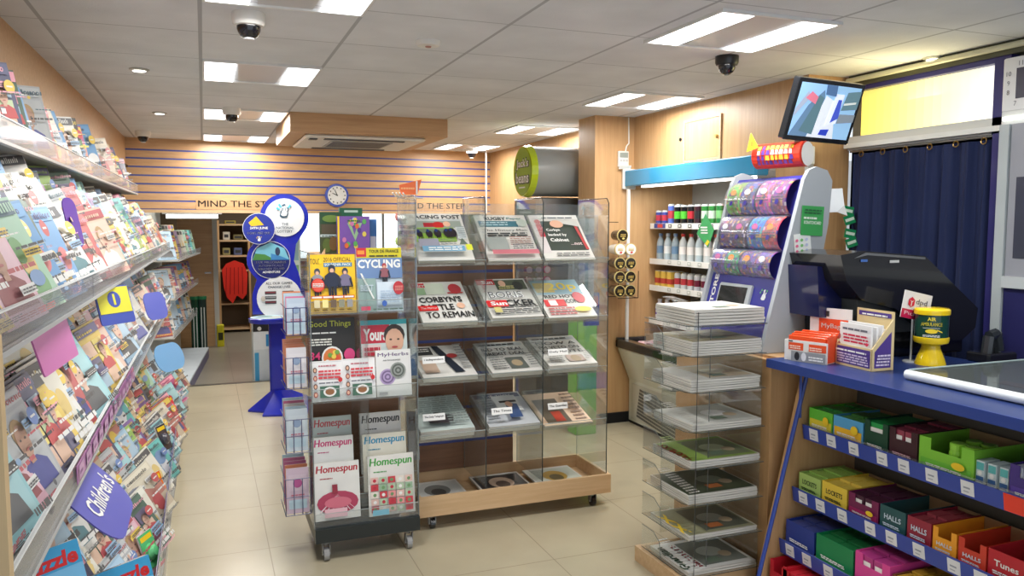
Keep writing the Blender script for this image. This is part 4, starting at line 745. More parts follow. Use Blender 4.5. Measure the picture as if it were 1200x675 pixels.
for q in range(2):
    for i in range(n): j=(i+1)%n; fs.append((q*n+i,q*n+j,(q+1)*n+j,(q+1)*n+i))
a.mesh(vs,fs,BL); a.build('star_base',ls)
# ---- toy boxes behind, key ring spinner
tb=atY(377,250,5.5)
t=thing('side_table','low display table with pale wooden edge behind the magazine stand','table',(1.0,5.75,0)); a=MB('wood'); a.box(.72,1.42,5.45,6.1,1.30,1.34,W); a.build('table_top',t)
for x in(.74,1.38):
    for y in(5.48,6.05): a=MB('metal'); a.box(x,x+.025,y,y+.025,0,1.3,GY); a.build('leg',t)
a=MB('woodpale'); a.M=frame((.64,5.5,1.30),(1,0,0),(0,0,1)); a.prism([(0,-.12),(.13,.08),(.13,.04),(.03,-.12)],-.02,W); a.build('edge_board',t)
def toybox(x0,x1,z0,z1,y,c,lab,fn):
    a=MB(); a.M=frame((x0,y,z0),(1,0,0),(0,0,1)); a.box(0,x1-x0,0,z1-z0,-.05,0,c); a.z=.001; fn(a,x1-x0,z1-z0); a.build('toy_box',label=lab,cat='toy box')
def tb1(a,w,h): a.rect(0,h*.72,w,h,(40,80,50)); a.rect(w*.06,h*.48,w*.94,h*.7,(90,80,60)); a.rect(0,h*.4,w,h*.46,(210,226,226)); a.lines(.01,h*.41,w*.9,h*.45,1,(30,60,40)); a.ell(w*.3,h*.2,.03,.05,(90,110,50)); a.ell(w*.6,h*.24,.03,.05,(120,90,50)); a.ell(w*.5,h*.84,.06,.025,(110,140,60))
def tb2(a,w,h):
    a.rect(0,0,w*.06,h,YEL); a.poly([(w*.3,h*.82),(w*.42,h*.82),(w*.52,h*.5),(w*.64,h*.82),(w*.76,h*.82),(w*.55,h*.35)],(150,190,150)); r=random.Random(2)
    for i in range(14): a.ell(r.uniform(.03,w-.03),r.uniform(.02,h*.9),.014,.018,r.choice([(90,170,90),(200,120,170),(90,60,150),(220,200,90),(220,110,60),(160,190,230)]))
    a.lines(w*.3,h*.86,w*.7,h*.93,1,(60,110,60))
toybox(.752,.90,1.342,1.63,5.6,(70,80,50),'dark green toy box left of the purple one behind the stand',tb1)
toybox(.855,1.075,1.342,1.60,5.5,(120,84,170),'purple toy box with big V and yellow side behind the stand',tb2)
toybox(.90,1.06,1.342,1.66,5.68,(24,96,66),'dark green box top sticking up behind the purple toy box',lambda a,w,h:(a.rect(w*.2,h*.9,w*.8,h*.95,(190,214,200))))
toybox(1.09,1.14,1.342,1.58,5.58,(50,110,180),'narrow blue box right of the purple toy box',lambda a,w,h:a.rect(.005,.02,w-.005,h*.5,(190,200,220)))
sp=thing('key_ring_spinner','white wire spinner with orange header card and long prongs','spinner',(1.16,4.62,0))
a=MB('metal'); a.cyl((1.16,4.62,0),(1.16,4.62,1.72),.012,LG); a.lathe([(.18,0),(.18,.02),(.03,.04)],(1.16,4.62,0),GY); a.build('pole',sp)
a=MB(); a.M=frame((1.085,4.6,1.72),(1,0,.0),(0,0,1)); a.prism([(0,.0),(.1,.0),(.125,.09),(-.01,.055)],.006,(236,110,50)); a.z=.007; a.rect(.09,.0,.1,.08,(230,230,226)); a.lines(.0,.03,.08,.05,1,(250,180,120)); a.build('header_card',sp)
for k in range(4):
    a=MB('plastic'); x=1.16+k*.02; a.tube([(x,4.60,1.70),(x-.13,4.5,1.705),(x-.15,4.48,1.725)],.004,(226,226,222)); a.build('prong',sp)
for k,(dx,z,c,n_) in enumerate([(-.1,1.56,(190,120,110),'brownish pink'),(-.075,1.50,(226,214,190),'cream'),(-.045,1.44,(236,232,226),'white'),(-.07,1.38,(230,110,60),'orange'),(-.1,1.42,(170,190,110),'green')]):
    a=MB('matte'); c0=(1.16+dx,4.52,z); a.lathe([(.004,0),(.024,.008),(.03,.028),(.026,.045),(.014,.056),(.004,.06)],c0,c,14); a.lathe([(.003,.055),(.014,.062),(.016,.074),(.003,.088)],c0,c,10); a.tube([(c0[0],4.52,z+.085),(c0[0],4.52,1.70)],.003,(60,60,64)); a.build('plush_key_ring',label=n_+' plush key ring hanging from the spinner prongs',cat='key ring',smooth=True)
a=MB('metal'); 
for q in range(3): a.tube([(1.075+q*.01,4.5,1.69),(1.06+q*.012,4.5,1.58),(1.07+q*.012,4.5,1.46)],.005,(54,50,50))
a.build('lanyard',label='bundle of dark lanyards hanging from the spinner prongs',cat='lanyard')
a=MB(); a.M=frame((1.0,4.55,1.30),(1,0,0),(0,.1,1)); a.box(0,.2,0,.08,-.03,0,(60,60,80)); a.z=.001; a.rect(.01,.01,.06,.07,(226,226,230)); a.rect(.07,.01,.12,.07,(170,110,140)); a.rect(.13,.02,.19,.07,(40,40,46)); a.build('small_display_tray',label='small dark tray of trinkets below the key rings',cat='tray')
# wall clock
ck=atY(394.5,229,8.52); ckY=bw(ck.x)-.005
t=thing('wall_clock','round wall clock with blue rim on the slatted back wall','clock',(ck.x,ckY,ck.z))
a=MB('gloss'); a.cyl((ck.x,ckY,ck.z),(ck.x,ckY-.035,ck.z),.125,(40,66,170),32,r2=.12); a.build('rim',t)
a=MB('print'); a.M=frame((ck.x,ckY-.036,ck.z),(1,0,0),(0,0,1)); a.ell(0,0,.098,.098,(232,234,232),32)
for k in range(12): an=math.radians(k*30); a.ell(.08*math.sin(an),.08*math.cos(an),.007,.009,(70,72,80),8)
a.build('dial',t); a=MB('print'); a.M=frame((ck.x,ckY-.039,ck.z),(1,0,0),(0,0,1)); a.poly([(-.004,0),(.004,0),(-.024,.062),(-.03,.06)],K); a.poly([(-.003,-.004),(.0,.004),(-.05,.026),(-.052,.02)],K); a.ell(0,0,.007,.007,K); a.build('hands',t)
a=MB('plastic'); p=atY(568,190,8.4); a.cyl((p.x,8.35,CZ),(p.x,8.35,1.66),.008,(236,236,232)); a.build('white_pole',label='thin white vertical pole in front of the slatted wall',cat='pole')
# Jack's beans barrel sign
t=thing('barrel_sign','lime green and silver barrel shaped coffee sign beside the wooden column','sign',(2.75,6,1.75))
a=MB('metal'); a.cyl((2.47,6,1.97),(3.1,6,1.97),.2,(150,154,154),36,mat='plastic'); a.build('barrel',t,smooth=True)
a=MB('gloss'); a.cyl((2.42,6,1.97),(2.47,6,1.97),.2,(176,196,36),36,r2=.212); a.build('rim',t)
a=MB('print'); a.M=frame((2.418,6,1.97),(0,-1,0),(0,0,1)); a.ell(0,0,.185,.185,(150,180,40),32)
for (s,y,w_) in(("Jack's",.015,.27),("beans",-.095,.29)): a.txt(s,0,y-.010,.104,(24,30,20),w=w_+.016,al='c',bold=.05); a.txt(s,0,y,.085,W,w=w_-.02,al='c',bold=.02)
a.lines(-.07,-.135,.07,-.115,1,W); a.build('round_face',t)
a=MB('print'); a.M=frame((2.72,5.785,1.88),(1,0,0),(0,0,1)); a.txt('Fre',.12,.04,.12,(206,206,202),bold=.02); a.build('side_lettering',t)
# ================================================================ NEWSPAPER TOWER BY THE COUNTER
TX0,TX1,TY0,TY1=1.845,2.205,2.72,3.05
tw=thing('newspaper_tower','tall tower of clear acrylic newspaper shelves on a beech plinth beside the counter','display tower',(2.02,2.9,0))
a=MB('woodpale'); a.box(TX0-.03,TX1,TY0+.02,TY1+.06,.0,.07,W); a.build('plinth',tw)
a=MB('acrylic'); a.box(TX1+.002,TX1+.006,TY0+.02,TY1+.15,.07,1.16,W); a.build('side_panel',tw)
a=MB('acrylic'); a.box(TX0+.16,TX1,TY1+.15,TY1+.154,.07,1.16,W); a.build('back_panel',tw)
a=MB('gloss'); a.tube([(TX0+.02,TY0-.008,.07),(TX0+.02,TY0-.008,1.19)],.0016,(60,66,66),5); a.tube([(TX0+.10,TY0+.02,.07),(TX0+.10,TY0+.02,1.16)],.0016,(90,96,96),5); a.build('front_post',tw)
LV=[.08,.235,.388,.54,.695,.86,1.01,1.135]
def cvt(bg,col,title,pic,y=.1):
    def f(a,w,h):  # seen from the -y/-x corner: title runs along the left edge
        a.rect(.006,.006,w-.006,h-.006,bg); a.rect(w*.3,h*.1,w*.95,h*.9,pic); a.ell(w*.6,h*.5,.06,.05,tuple(min(255,v+70) for v in pic)); a.ell(w*.75,h*.35,.03,.03,(200,180,150)); a.rect(w*.4,h*.15,w*.6,h*.3,(190,110,60) if sum(pic)<330 else (110,130,110))
        if title:
            for i,s in enumerate(title): a.txt(s,w*(.10+i*.17),h*.06,w*.12,col[i%len(col)],w=h*.8,rot=1,bold=.03)
        a.lines(w*.05,h*.05,w*.2,h*.95,12,(200,196,190) if not title else bg)
    return f
TC=[cvt((226,226,222),[(30,60,40),(200,50,70)],['Guardian','farmers'],(120,126,118)),cvt((150,150,120),[(240,206,60)],['xxx'],(92,96,84)),cvt((60,70,50),[(240,240,236),(220,60,70)],['MOTOR'],(70,80,60)),cvt((140,170,80),[(214,60,60)],['FARMERS'],(120,130,100)),
    cvt((214,216,210),[(60,60,60)],None,(190,192,186)),cvt((206,206,200),[(60,60,60)],None,(196,180,150)),cvt((170,160,120),[K],None,(180,170,140)),cvt((226,224,220),[K],None,(214,210,206))]
TC[1]=cvt((150,150,120),[(240,206,60)],['XX'],(92,96,84)); TC[2]=cvt((60,70,50),[(240,240,236),(220,60,70)],None,(70,80,60))
TN=[2,2,4,3,3,5,6,5]
LD=['grey and green local paper with red lettering, lowest shelf of the tower','paper with yellow lettering, second shelf up the tower','paper with white lettering on dark green, third shelf up the tower','paper with red lettering on green, fourth shelf up the tower','plain grey paper, fifth shelf up the tower','pale paper with tan picture, sixth shelf up the tower','folded pale paper, seventh shelf up the tower','white paper topping the stack on top of the tower']
for i,z in enumerate(LV):
    dx=R.uniform(-.008,.012); w=.345; h=.30
    a=MB('acrylic'); rr=.05; P=[(TX0-.012,TY0-.012+rr),(TX0-.012+rr*.3,TY0-.012+rr*.3),(TX0-.012+rr,TY0-.012),(TX1,TY0-.012),(TX1,TY1+.03),(TX0-.012,TY1+.03)]
    a.M=Matrix.Translation((0,0,z-.006)); a.prism(P,.004,W); a.M=I4; a.tube([(TX0-.013,TY1+.03,z-.004),(TX0-.013,TY0+.03,z-.004),(TX0+.03,TY0-.013,z-.004),(TX1,TY0-.013,z-.004)],.0016,(70,78,76),4,'gloss'); a.build('shelf',tw)
    if i<7:
        a=MB('acrylic'); pts=[(TY0+.2,0),(TY1+.03,0),(TY1+.03,.10),(TY0+.26,.10),(TY0+.21,.07)]; a.M=frame((TX0-.012,0,z),(0,1,0),(0,0,1)); a.prism(pts,.003,W); a.M=I4; a.tube([(TX0-.012,TY0+.2,z),(TX0-.012,TY0+.21,z+.07),(TX0-.012,TY0+.26,z+.10),(TX0-.012,TY1+.03,z+.10)],.0015,(110,118,116),4,'gloss'); a.build('side_guard',tw)
    a=MB('plastic'); 
    for q in(.1,.26): a.box(TX0+q,TX0+q+.03,TY0-.01,TY0+.0,z-.016,z-.006,(200,204,202))
    a.build('clip',tw) if False else None
    n=TN[i]; T=.009 if i<7 else .012
    for k in range(n):
        last=k==n-1; M=Matrix.Translation((TX0+dx+R.uniform(-.004,.004),TY0+R.uniform(-.003,.003),z+k*(T+.0008)))@Matrix.Rotation(R.uniform(-.008,.008),4,'Z')
        if last: put(newspaper(w,h,T,TC[i]).build('newspaper',mesh_only=True),'newspaper',M,LD[i],'newspaper','newspapers in the acrylic tower')
        else: put(plainpaper(w,h,T).build('newspaper',mesh_only=True),'newspaper',M,'folded copy stacked beneath the top paper on the %s tower shelf from the floor'%nth(i),'newspaper','stacked copies on the %s tower shelf'%nth(i))
# recessed half shelves
for i,z in enumerate((.14,.46,.62,.785,.945)):
    a=MB('acrylic'); a.box(TX0+.13,TX1,TY0+.36,TY0+.47,z-.004,z,W); a.tube([(TX0+.13,TY0+.36,z-.002),(TX1,TY0+.36,z-.002)],.0015,(110,118,116),4,'gloss'); a.build('rear_shelf',tw)
    M=Matrix.Translation((TX0+.14,TY0+.365,z+.001)); put(plainpaper(.2,.1,.04).build('newspaper',mesh_only=True),'newspaper',M,'thick folded paper on the %s recessed rear shelf of the tower, from the floor'%nth(i),'newspaper','papers on the recessed tower shelves')
# ================================================================ CHILLER
cf=thing('drinks_chiller','open drinks chiller with blue canopy set into the wooden wall','chiller',(3.3,4.6,0))
CY0,CY1=3.82,5.38
a=MB('wood'); a.box(3.06,3.75,5.38,5.4,.5,1.93,W); a.build('side_panel_far',cf)
a=MB('plastic'); a.box(3.3,3.75,3.79,3.81,.5,1.93,(214,216,214)); a.build('side_panel_near',cf)
a=MB('matte'); a.box(3.62,3.66,3.81,5.38,.5,1.9,(196,196,190)); a.build('back_panel',cf)
a=MB('gloss'); a.box(3.0,3.1,CY0,5.385,1.83,1.95,(52,142,186),bev=.012); a.build('blue_canopy',cf)
a=MB('plastic'); a.box(2.99,3.1,5.36,5.398,1.81,1.965,(222,222,216),bev=.01); a.build('canopy_end_cap',cf)
a=MB('matte'); a.box(3.1,3.65,CY0,5.38,1.86,1.88,(205,206,204)); a.build('top_panel',cf)
a=MB('emit'); a.box(3.05,3.09,CY0+.1,5.2,1.818,1.828,(255,255,250)); a.build('strip_lamp',cf)
a=MB('plastic'); a.box(3.0,3.02,5.31,5.33,.64,1.81,(232,232,228)); a.build('front_upright',cf)
SZ=[1.53,1.26,1.055,.80]; SX=3.235
for i,z in enumerate(SZ):
    a=MB('plastic'); a.box(SX,3.62,CY0+.02,5.36,z-.012,z,(226,228,226)); a.box(SX-.008,SX,CY0+.02,5.36,z-.02,z+.022,(238,238,234)); s=a.build('shelf',cf)
    a=MB(); a.M=frame((SX-.0085,5.3,z-.015),(0,-1,0),(0,0,1)); r=random.Random(i)
    if i==0: a.rect(.0,.0,.16,.035,(60,80,160)); a.rect(.05,.005,.12,.03,(220,70,60))
    for k in range(9): a.rect(.2+k*.13,.006,.245+k*.13,.03,(60,60,64) if i==0 else (190,196,190)); a.rect(.208+k*.13,.012,.237+k*.13,.024,W)
    a.build('price_rail',s)
# chest base
a=MB('plastic'); a.M=frame((0,CY0,0),(1,0,0),(0,0,1)); 
a.prism([(3.6,.02),(3.07,.02),(3.07,.34),(2.97,.58),(2.97,.66),(3.03,.66),(3.03,.6),(3.6,.6)],-1.56,(216,214,200)); a.build('chest_body',cf)
a=MB('gloss'); a.box(2.945,3.02,CY0,5.38,.60,.665,(40,42,42),bev=.012); a.build('dark_rim',cf)
a=MB('gloss'); a.box(2.945,3.2,5.34,5.385,.60,.675,(40,42,42),bev=.01); a.build('rim_end',cf)
a=MB('plastic'); a.M=frame((3.068,5.33,.04),(0,-1,0),(0,0,1)); a.box(0,1.4,0,.28,-.0,.004,(196,192,178)); a.z=.0045
for k in range(46):
    for j in range(9): a.rect(.08+k*.027+j*.006,.03+j*.026,.098+k*.027+j*.006,.047+j*.026,(84,82,76))
a.build('vent_grille',cf)
a=MB('matte'); a.box(3.07,3.5,CY0,5.37,0,.02,(30,30,30)); a.build('plinth',cf)
r=random.Random(5)
for k in range(22):
    y=3.95+(k%11)*.125; x=3.07+(k//11)*.12; c=r.choice([(220,200,90),(200,60,70),(236,236,230),(150,70,130),(110,60,80),(236,190,200)])
    a=MB(); a.M=frame((x,y,.602),(1,r.uniform(-.3,.3),0),(0,1,0)); a.box(0,.1,0,.085,0,.05,c,bev=.008); a.z=.051; a.rect(.02,.02,.08,.06,W); a.rect(.03,.03,.07,.045,RED); a.build('food_pack',label='chilled food pack in the chest base, %s from the near end, %s line'%(nth(k%11),'front' if k<11 else 'rear'),cat='pack',group='chilled packs in the chest base')
def can(c,band,h=.155,rr=.026,top=LG):
    a=MB('gloss'); a.lathe([(rr*.8,0),(rr,.008),(rr,h*.35),(rr,h*.7),(rr,h-.014),(rr*.84,h-.003),(rr*.84,h)],(0,0,0),[LG,c,band,c,LG,LG],14); 
    return a.build('can',mesh_only=True,smooth=False)
def bottle(liq,lab,cap,h=.215,rr=.031,glass=True):
    a=MB('gloss'); a.lathe([(rr*.85,0),(rr,.01),(rr,h*.25),(rr*.99,h*.3),(rr*.99,h*.56),(rr,h*.6),(rr*.8,h*.74),(rr*.42,h*.86),(rr*.4,h*.9),(rr*.5,h*.905),(rr*.5,h)],(0,0,0),[liq,liq,liq,lab,liq,liq,liq,liq,cap,cap],14)
    return a.build('bottle',mesh_only=True)
def carton(c,c2,h=.13,w=.05):
    a=MB(); a.box(-w/2,w/2,-w/2,w/2,0,h,c); a.box(-w/2-.001,w/2+.001,-w/2-.001,w/2+.001,h*.3,h*.6,c2); a.box(-w/2,w/2,-w/2,w/2,h,h+.003,W); return a.build('carton',mesh_only=True)
def place_row(si,items,y0,y1,word,rowname):
    n=len(items); z=SZ[si]+.0005
    for i,(me,lab,cat) in enumerate(items):
        y=y1-(y1-y0)*(i+.5)/n
        put(me,cat,Matrix.Translation((SX+.045,y,z)),'%s, %s from left, front of %s'%(lab,nth(i),rowname),cat,'%ss in front on the %s'%(cat,rowname))
        put(me,cat,Matrix.Translation((SX+.115,y+.004,z)),'%s, %s from left, behind front line, %s'%(lab,nth(i),rowname),cat,'%ss behind on the %s'%(cat,rowname))
C_=dict(sm=can((70,80,160),(200,60,80),.12),tall=can((90,110,190),(200,70,80),.165),grn=can((24,24,28),(90,200,60)),red=can((28,26,30),(200,50,60)),dkr=can((60,30,40),(40,40,44)),g2=can((50,130,60),(200,220,200)),g3=can((40,120,60),(120,190,120)))
ob=bottle((244,110,50),(240,80,40),(244,110,60),.2,.027)
place_row(0,[(C_['sm'],'small blue and red can','can'),(C_['sm'],'small blue and red can','can'),(C_['tall'],'tall blue can','can'),(C_['grn'],'black can with green mark','can'),(C_['grn'],'black can with green mark','can'),(C_['red'],'black can with red mark','can'),(C_['dkr'],'dark maroon can','can'),(C_['g2'],'green can','can'),(C_['g2'],'green can','can'),(C_['g3'],'dark green can','can'),(ob,'orange bottle','bottle'),(ob,'orange bottle','bottle'),(ob,'orange bottle','bottle'),(C_['g2'],'green can','can'),(C_['red'],'black can with red mark','can'),(C_['tall'],'tall blue can','can'),(C_['sm'],'small blue and red can','can')],3.9,5.36,'can','top chiller shelf')
wb=bottle((176,190,196),(226,228,226),(190,200,210)); wb2=bottle((150,164,172),(110,140,170),(120,150,190)); wr=bottle((196,200,200),(236,230,226),(200,60,60)); yb=bottle((240,190,50),(236,150,40),(250,200,60))
place_row(1,[(wb2,'clear water bottle','bottle'),(wb,'clear water bottle with white label','bottle'),(wb2,'clear water bottle','bottle'),(wr,'clear bottle with red cap','bottle'),(wr,'clear bottle with red cap','bottle'),(wb,'clear water bottle with white label','bottle'),(wr,'clear bottle with red cap','bottle'),(wr,'clear bottle with red cap','bottle'),(yb,'yellow juice bottle','bottle'),(yb,'yellow juice bottle','bottle'),(yb,'yellow juice bottle','bottle'),(wb,'clear water bottle with white label','bottle'),(wb2,'clear water bottle','bottle'),(yb,'yellow juice bottle','bottle')],3.9,5.34,'bottle','second chiller shelf')
k1=carton((236,200,90),(200,70,60)); k2=can((200,204,206),(190,60,70),.13); k3=can((190,190,196),(110,40,60),.13); k4=can((226,206,70),(190,180,40),.13)
place_row(2,[(k1,'small yellow and red carton','carton')]*3+[(k2,'silver can with red band','can')]*3+[(k3,'silver can with maroon band','can')]*4+[(k2,'silver can with red band','can')]*3+[(k4,'yellow can','can')]*4,3.9,5.34,'can','third chiller shelf')
b1=bottle((226,226,236),(110,80,170),(220,220,226),.17,.034); b2=bottle((200,130,60),(230,180,60),(220,120,60),.15,.03); b3=bottle((40,90,160),(60,120,190),(30,90,170),.14,.03)
place_row(3,[(b1,'white and violet bottle','bottle')]*2+[(b2,'orange brown bottle','bottle')]*3+[(b3,'blue bottle','bottle')]*6+[(k4,'yellow can','can')]*3,3.9,5.34,'bottle','lowest chiller shelf')
# wall hatch, thermostat, tub rack
t=thing('wall_hatch','square wooden access hatch in the wall above the chiller','hatch',(3.095,4.5,1.96)); a=MB('woodpale'); 
for y0,y1,z0,z1 in((4.29,4.71,1.965,1.98),(4.29,4.71,2.235,2.25),(4.29,4.305,1.98,2.235),(4.695,4.71,1.98,2.235)): a.box(3.088,3.1,y0,y1,z0,z1,W)
a.build('frame',t); a=MB('wood'); a.box(3.092,3.1,4.308,4.692,1.983,2.232,W); d=a.build('door',t); a=MB('metal'); a.cyl((3.092,4.33,2.11),(3.078,4.33,2.11),.012,(190,170,110)); a.build('lock',d)
a=MB('matte'); a.cyl((3.1,4.76,2.13),(3.092,4.76,2.13),.012,K); a.build('key_hole',label='small black keyhole in the wall left of the hatch',cat='keyhole')
t=thing('thermostat','white wall controller with display on the wooden column','thermostat',(3.0,5.395,1.98)); a=MB('plastic'); a.box(2.955,3.045,5.378,5.4,1.98,2.10,(226,226,220),bev=.006); a.build('case',t)
a=MB(); a.M=frame((2.955,5.377,1.98),(1,0,0),(0,0,1)); a.rect(.01,.07,.08,.108,(150,158,150)); 
for k in range(3): a.rect(.012+k*.024,.04,.03+k*.024,.055,(190,190,190))
a.build('display',t); a=MB('plastic'); a.M=frame((2.95,5.37,1.965),(1,0,0),(0,-.6,1)); a.box(0,.1,0,.03,0,.006,(230,230,224)); a.build('flap',t)
a=MB('plastic'); a.tube([(3.02,5.39,2.10),(3.03,5.392,2.14),(3.05,5.392,2.16),(3.045,5.392,2.355)],.005,(236,236,230)); a.build('cable',t)
tr=thing('tub_rack','thin wire rack holding round lidded tubs beside the chiller','rack',(2.9,5.25,1.0)); a=MB('metal'); a.tube([(2.83,5.3,1.0),(3.0,5.3,1.0),(3.0,5.14,1.0),(3.0,5.14,1.2)],.003,(50,44,40)); a.tube([(2.83,5.3,1.0),(2.83,5.3,1.56),(2.93,5.33,1.56)],.003,(50,44,40)); a.tube([(2.92,5.3,1.0),(2.92,5.3,1.5)],.003,(50,44,40)); a.tube([(2.83,5.14,1.0),(3.0,5.14,1.0)],.003,(50,44,40)); a.build('wire_frame',tr)
for i in range(5):
    for j in range(2):
        if i==4 and j==1: continue
        x=2.868+j*.09+(.02 if i==4 else 0); z=1.05+i*.103; dark=(i+j)%3!=1 if i<3 else j==0 and i==4; dark=dark or i in(0,1)
        a=MB('gloss'); a.cyl((x,5.3,z),(x,5.19,z),.036,(60,50,40) if dark else (220,216,206),18,r2=.044); a.cyl((x,5.19,z),(x,5.18,z),.046,(200,180,120),18); a.cyl((x,5.18,z),(x,5.178,z),.040,(40,36,30) if dark else (238,236,228),18); a.mat='print'; a.M=frame((x,5.1775,z),(1,0,0),(0,0,1)); a.lines(-.022,-.01,.022,.014,3,(200,170,90)); a.ell(.0,-.022,.012,.007,(200,60,60) if not dark else (210,190,110),8)
        a.build('snack_tub',label='%s lidded round tub, %s row from the bottom, %s, in the wire rack'%('black' if dark else 'white',nth(i),'left' if j==0 else 'right'),cat='tub',group='round tubs in the wire rack')
# ================================================================ COUNTER
CT=.985; CXF=2.2; CYE=2.69
ct=thing('shop_counter','long wooden shop counter with blue top edge and sweet shelves in front','counter',(2.5,1.9,0))
a=MB('plastic'); a.box(2.2,2.95,.3,CYE,CT-.012,CT,(36,56,112)); a.box(2.19,2.2,.3,CYE,CT-.036,CT,(34,60,136)); a.build('worktop_edge',ct)
a=MB('wood'); a.box(2.4,2.95,2.62,2.65,0,CT-.04,W); a.M=frame((0,2.62,0),(1,0,0),(0,0,1)); a.prism([(2.34,.92),(2.12,.0),(2.4,.0),(2.4,.92)],-.03,W); a.build('end_panel',ct)
a=MB('plastic'); a.tube([(2.345,2.612,.95),(2.11,2.612,.06)],.009,(42,70,160),6); a.tube([(2.305,2.61,.95),(2.305,2.61,.74)],.006,(42,70,160),6); a.build('blue_edge_strip',ct)
a=MB('wood'); a.box(2.225,2.26,2.70,3.42,0,.97,W); a.build('terminal_cabinet_side',ct)
a=MB('wood'); a.box(2.26,2.9,2.70,3.42,0,.982,W); a.build('terminal_cabinet',ct)
a=MB('matte'); a.box(2.62,2.66,.3,2.62,0,.94,(112,104,92)); a.build('back_board',ct)
SH=[(2.33,.70),(2.285,.44),(2.225,.225),(2.15,.04)]
for i,(x,z) in enumerate(SH):
    a=MB('matte'); a.box(x,2.62,.3,2.61,z-.012,z,(150,150,146)); s=a.build('shelf',ct)
    a=MB('plastic'); a.M=frame((x-.004,2.608,z-.05),(0,-1,0),(-.15,0,1)); a.box(0,2.3,0,.062,-.004,0,(48,70,160)); a.build('shelf_edge',s)
    for k in range(10):
        a=MB(); a.M=frame((x-.004,2.608,z-.05),(0,-1,0),(-.15,0,1)); a.z=.002
        q=.02+k*.118+(.02 if k%3==0 else 0)
        if i==0 and k>6: q+=.3
        a.box(q,q+.048,.008,.056,.0,.0015,(226,228,232)); a.rect(q+.01,.03,q+.035,.036,(150,156,170)); a.rect(q+.01,.018,q+.03,.022,(170,176,186)); a.build('price_ticket',s)
    if i==0: a=MB(); a.M=frame((x-.004,2.608,z-.05),(0,-1,0),(-.15,0,1)); a.box(.90,1.15,.002,.06,.0,.002,(236,60,40)); a.build('red_ticket',s)
    if i==0: a=MB('acrylic'); a.M=frame((x-.006,2.6,z+.0),(0,-1,0),(0,0,1)); a.box(0,2.2,0,.02,0,.002,W); a.build('clear_rail',s)
def sweetbox(shelf,px0,px1,py,h,c,title,tc,lab,kind='full',items=None,c2=None,dep=.24,en=None,tb=.02):
    x,z=SH[shelf]; x+=.012; ya=atX(px0,py,x).y; yb=atX(px1,py,x).y; L=ya-yb-.003
    ya=min(ya,2.598); t=thing('sweet_box',lab,'sweet box',(x+dep/2,ya-L/2,z),None)
    a=MB(); a.M=frame((x,ya,z),(0,-1,0),(0,0,1))
    fh=h if kind=='full' else h*.62
    a.box(0,L,0,fh,-.003,0,c); inner=(170,136,100) if kind!='clear' else (200,200,200)
    a.box(0,.003,.0,h,-dep,-.003,c); a.box(L-.003,L,.0,h,-dep,-.003,c); a.box(0,L,0,h,-dep-.003,-dep,inner); a.box(0,L,0,.004,-dep,-.003,inner)
    if kind!='full':
        for q0,q1 in((0,L*.22),(L*.78,L)): a.box(q0,q1,fh,h,-.003,0,c)
    a.z=.0006
    if c2: a.rect(L*.04,h*.05,L*.96,fh*.5,c2) 
    if title: 
        a.txt(title,L/2,fh*.42,min(.02,fh*.27),tc,w=L*.66,al='c',bold=tb)
    a.lines(L*.15,fh*.12,L*.8,fh*.3,2,tc if c2 is None else W)
    if c2: a.ell(L*.75,fh*.55,L*.12,fh*.2,YEL if c2!=YEL else RED)
    a.build('carton',t)
    if items:
        kind_,ic,n,nc=items[0],items[1],items[2],items[3]
        for k in range(n):
            for j in range(nc):
                if kind_=='pack':
                    b=MB(); b.M=frame((x+.006+k*(dep-.01)/n,ya-.006-j*(L-.01)/nc,z+.005),(0,-1,0),(0,0,1)); ww=(L-.014)/nc; hh=h*(.86 if kind=='full' else .9)+(.006*(k%2)); b.box(0,ww-.002,0,hh,-(dep-.012)/n*.9,0,ic,bev=.002); b.z=.001; b.rect(ww*.1,hh*.55,ww*.85,hh*.8,W); b.rect(ww*.2,hh*.2,ww*.7,hh*.5,tuple(min(255,v+60) for v in ic))
                    b.build('sweet_pack',label='%s packet, %s from front, %s from left, in the %s box'%(en,nth(k),nth(j),lab.split(' box')[0]),cat='sweets',group='%s packets in the %s'%(en,lab.split(' on ')[0].split(' with')[0]))
    return t,ya,L,z,x
P_='on the top sweet shelf'
sweetbox(0,948,976,500,.085,(100,190,60),None,(190,40,60),'lime and yellow sweet box at the left end of the top shelf',c2=(230,210,60),items=('pack',(60,150,70),4,2),en='green')
sweetbox(0,976.5,1012,505,.085,(90,170,220),None,(220,50,90),'sky blue and yellow gum box on the top shelf',c2=(244,190,40),items=('pack',(90,160,80),3,2),en='green')
sweetbox(0,1013,1041,515,.105,(24,70,50),None,W,'dark green open box on the top shelf',kind='open',items=('pack',(40,160,80),1,1),en='green mint')
sweetbox(0,1042,1076,520,.105,(60,26,36),None,(240,190,200),'black and maroon open box on the top shelf',kind='open',items=('pack',(150,60,80),4,2),en='maroon')
t_,ya,L,z,x=sweetbox(0,1077,1143,530,.105,(130,200,60),None,(30,90,60),'lime green box with green gum pots on the top shelf',kind='open',c2=(110,190,60))
for k in range(4):
    yy=ya-L*(.56+.26*(k%2)); xx=x+.045+(k//2)*.075; a=MB('gloss'); a.lathe([(.026,0),(.03,.01),(.03,.05),(.027,.062),(.028,.064),(.028,.082),(.024,.086)],(xx,yy,z+.005+.012),(150,214,70),18); a.box(xx-.02,xx+.02,yy-.02,yy+.02,z+.0045,z+.017,(120,190,60)); a.build('gum_pot',label='lime green gum pot in its open box, %s'%['front left','front right','back left','back right'][k],cat='gum pot',group='lime green gum pots on the top shelf')
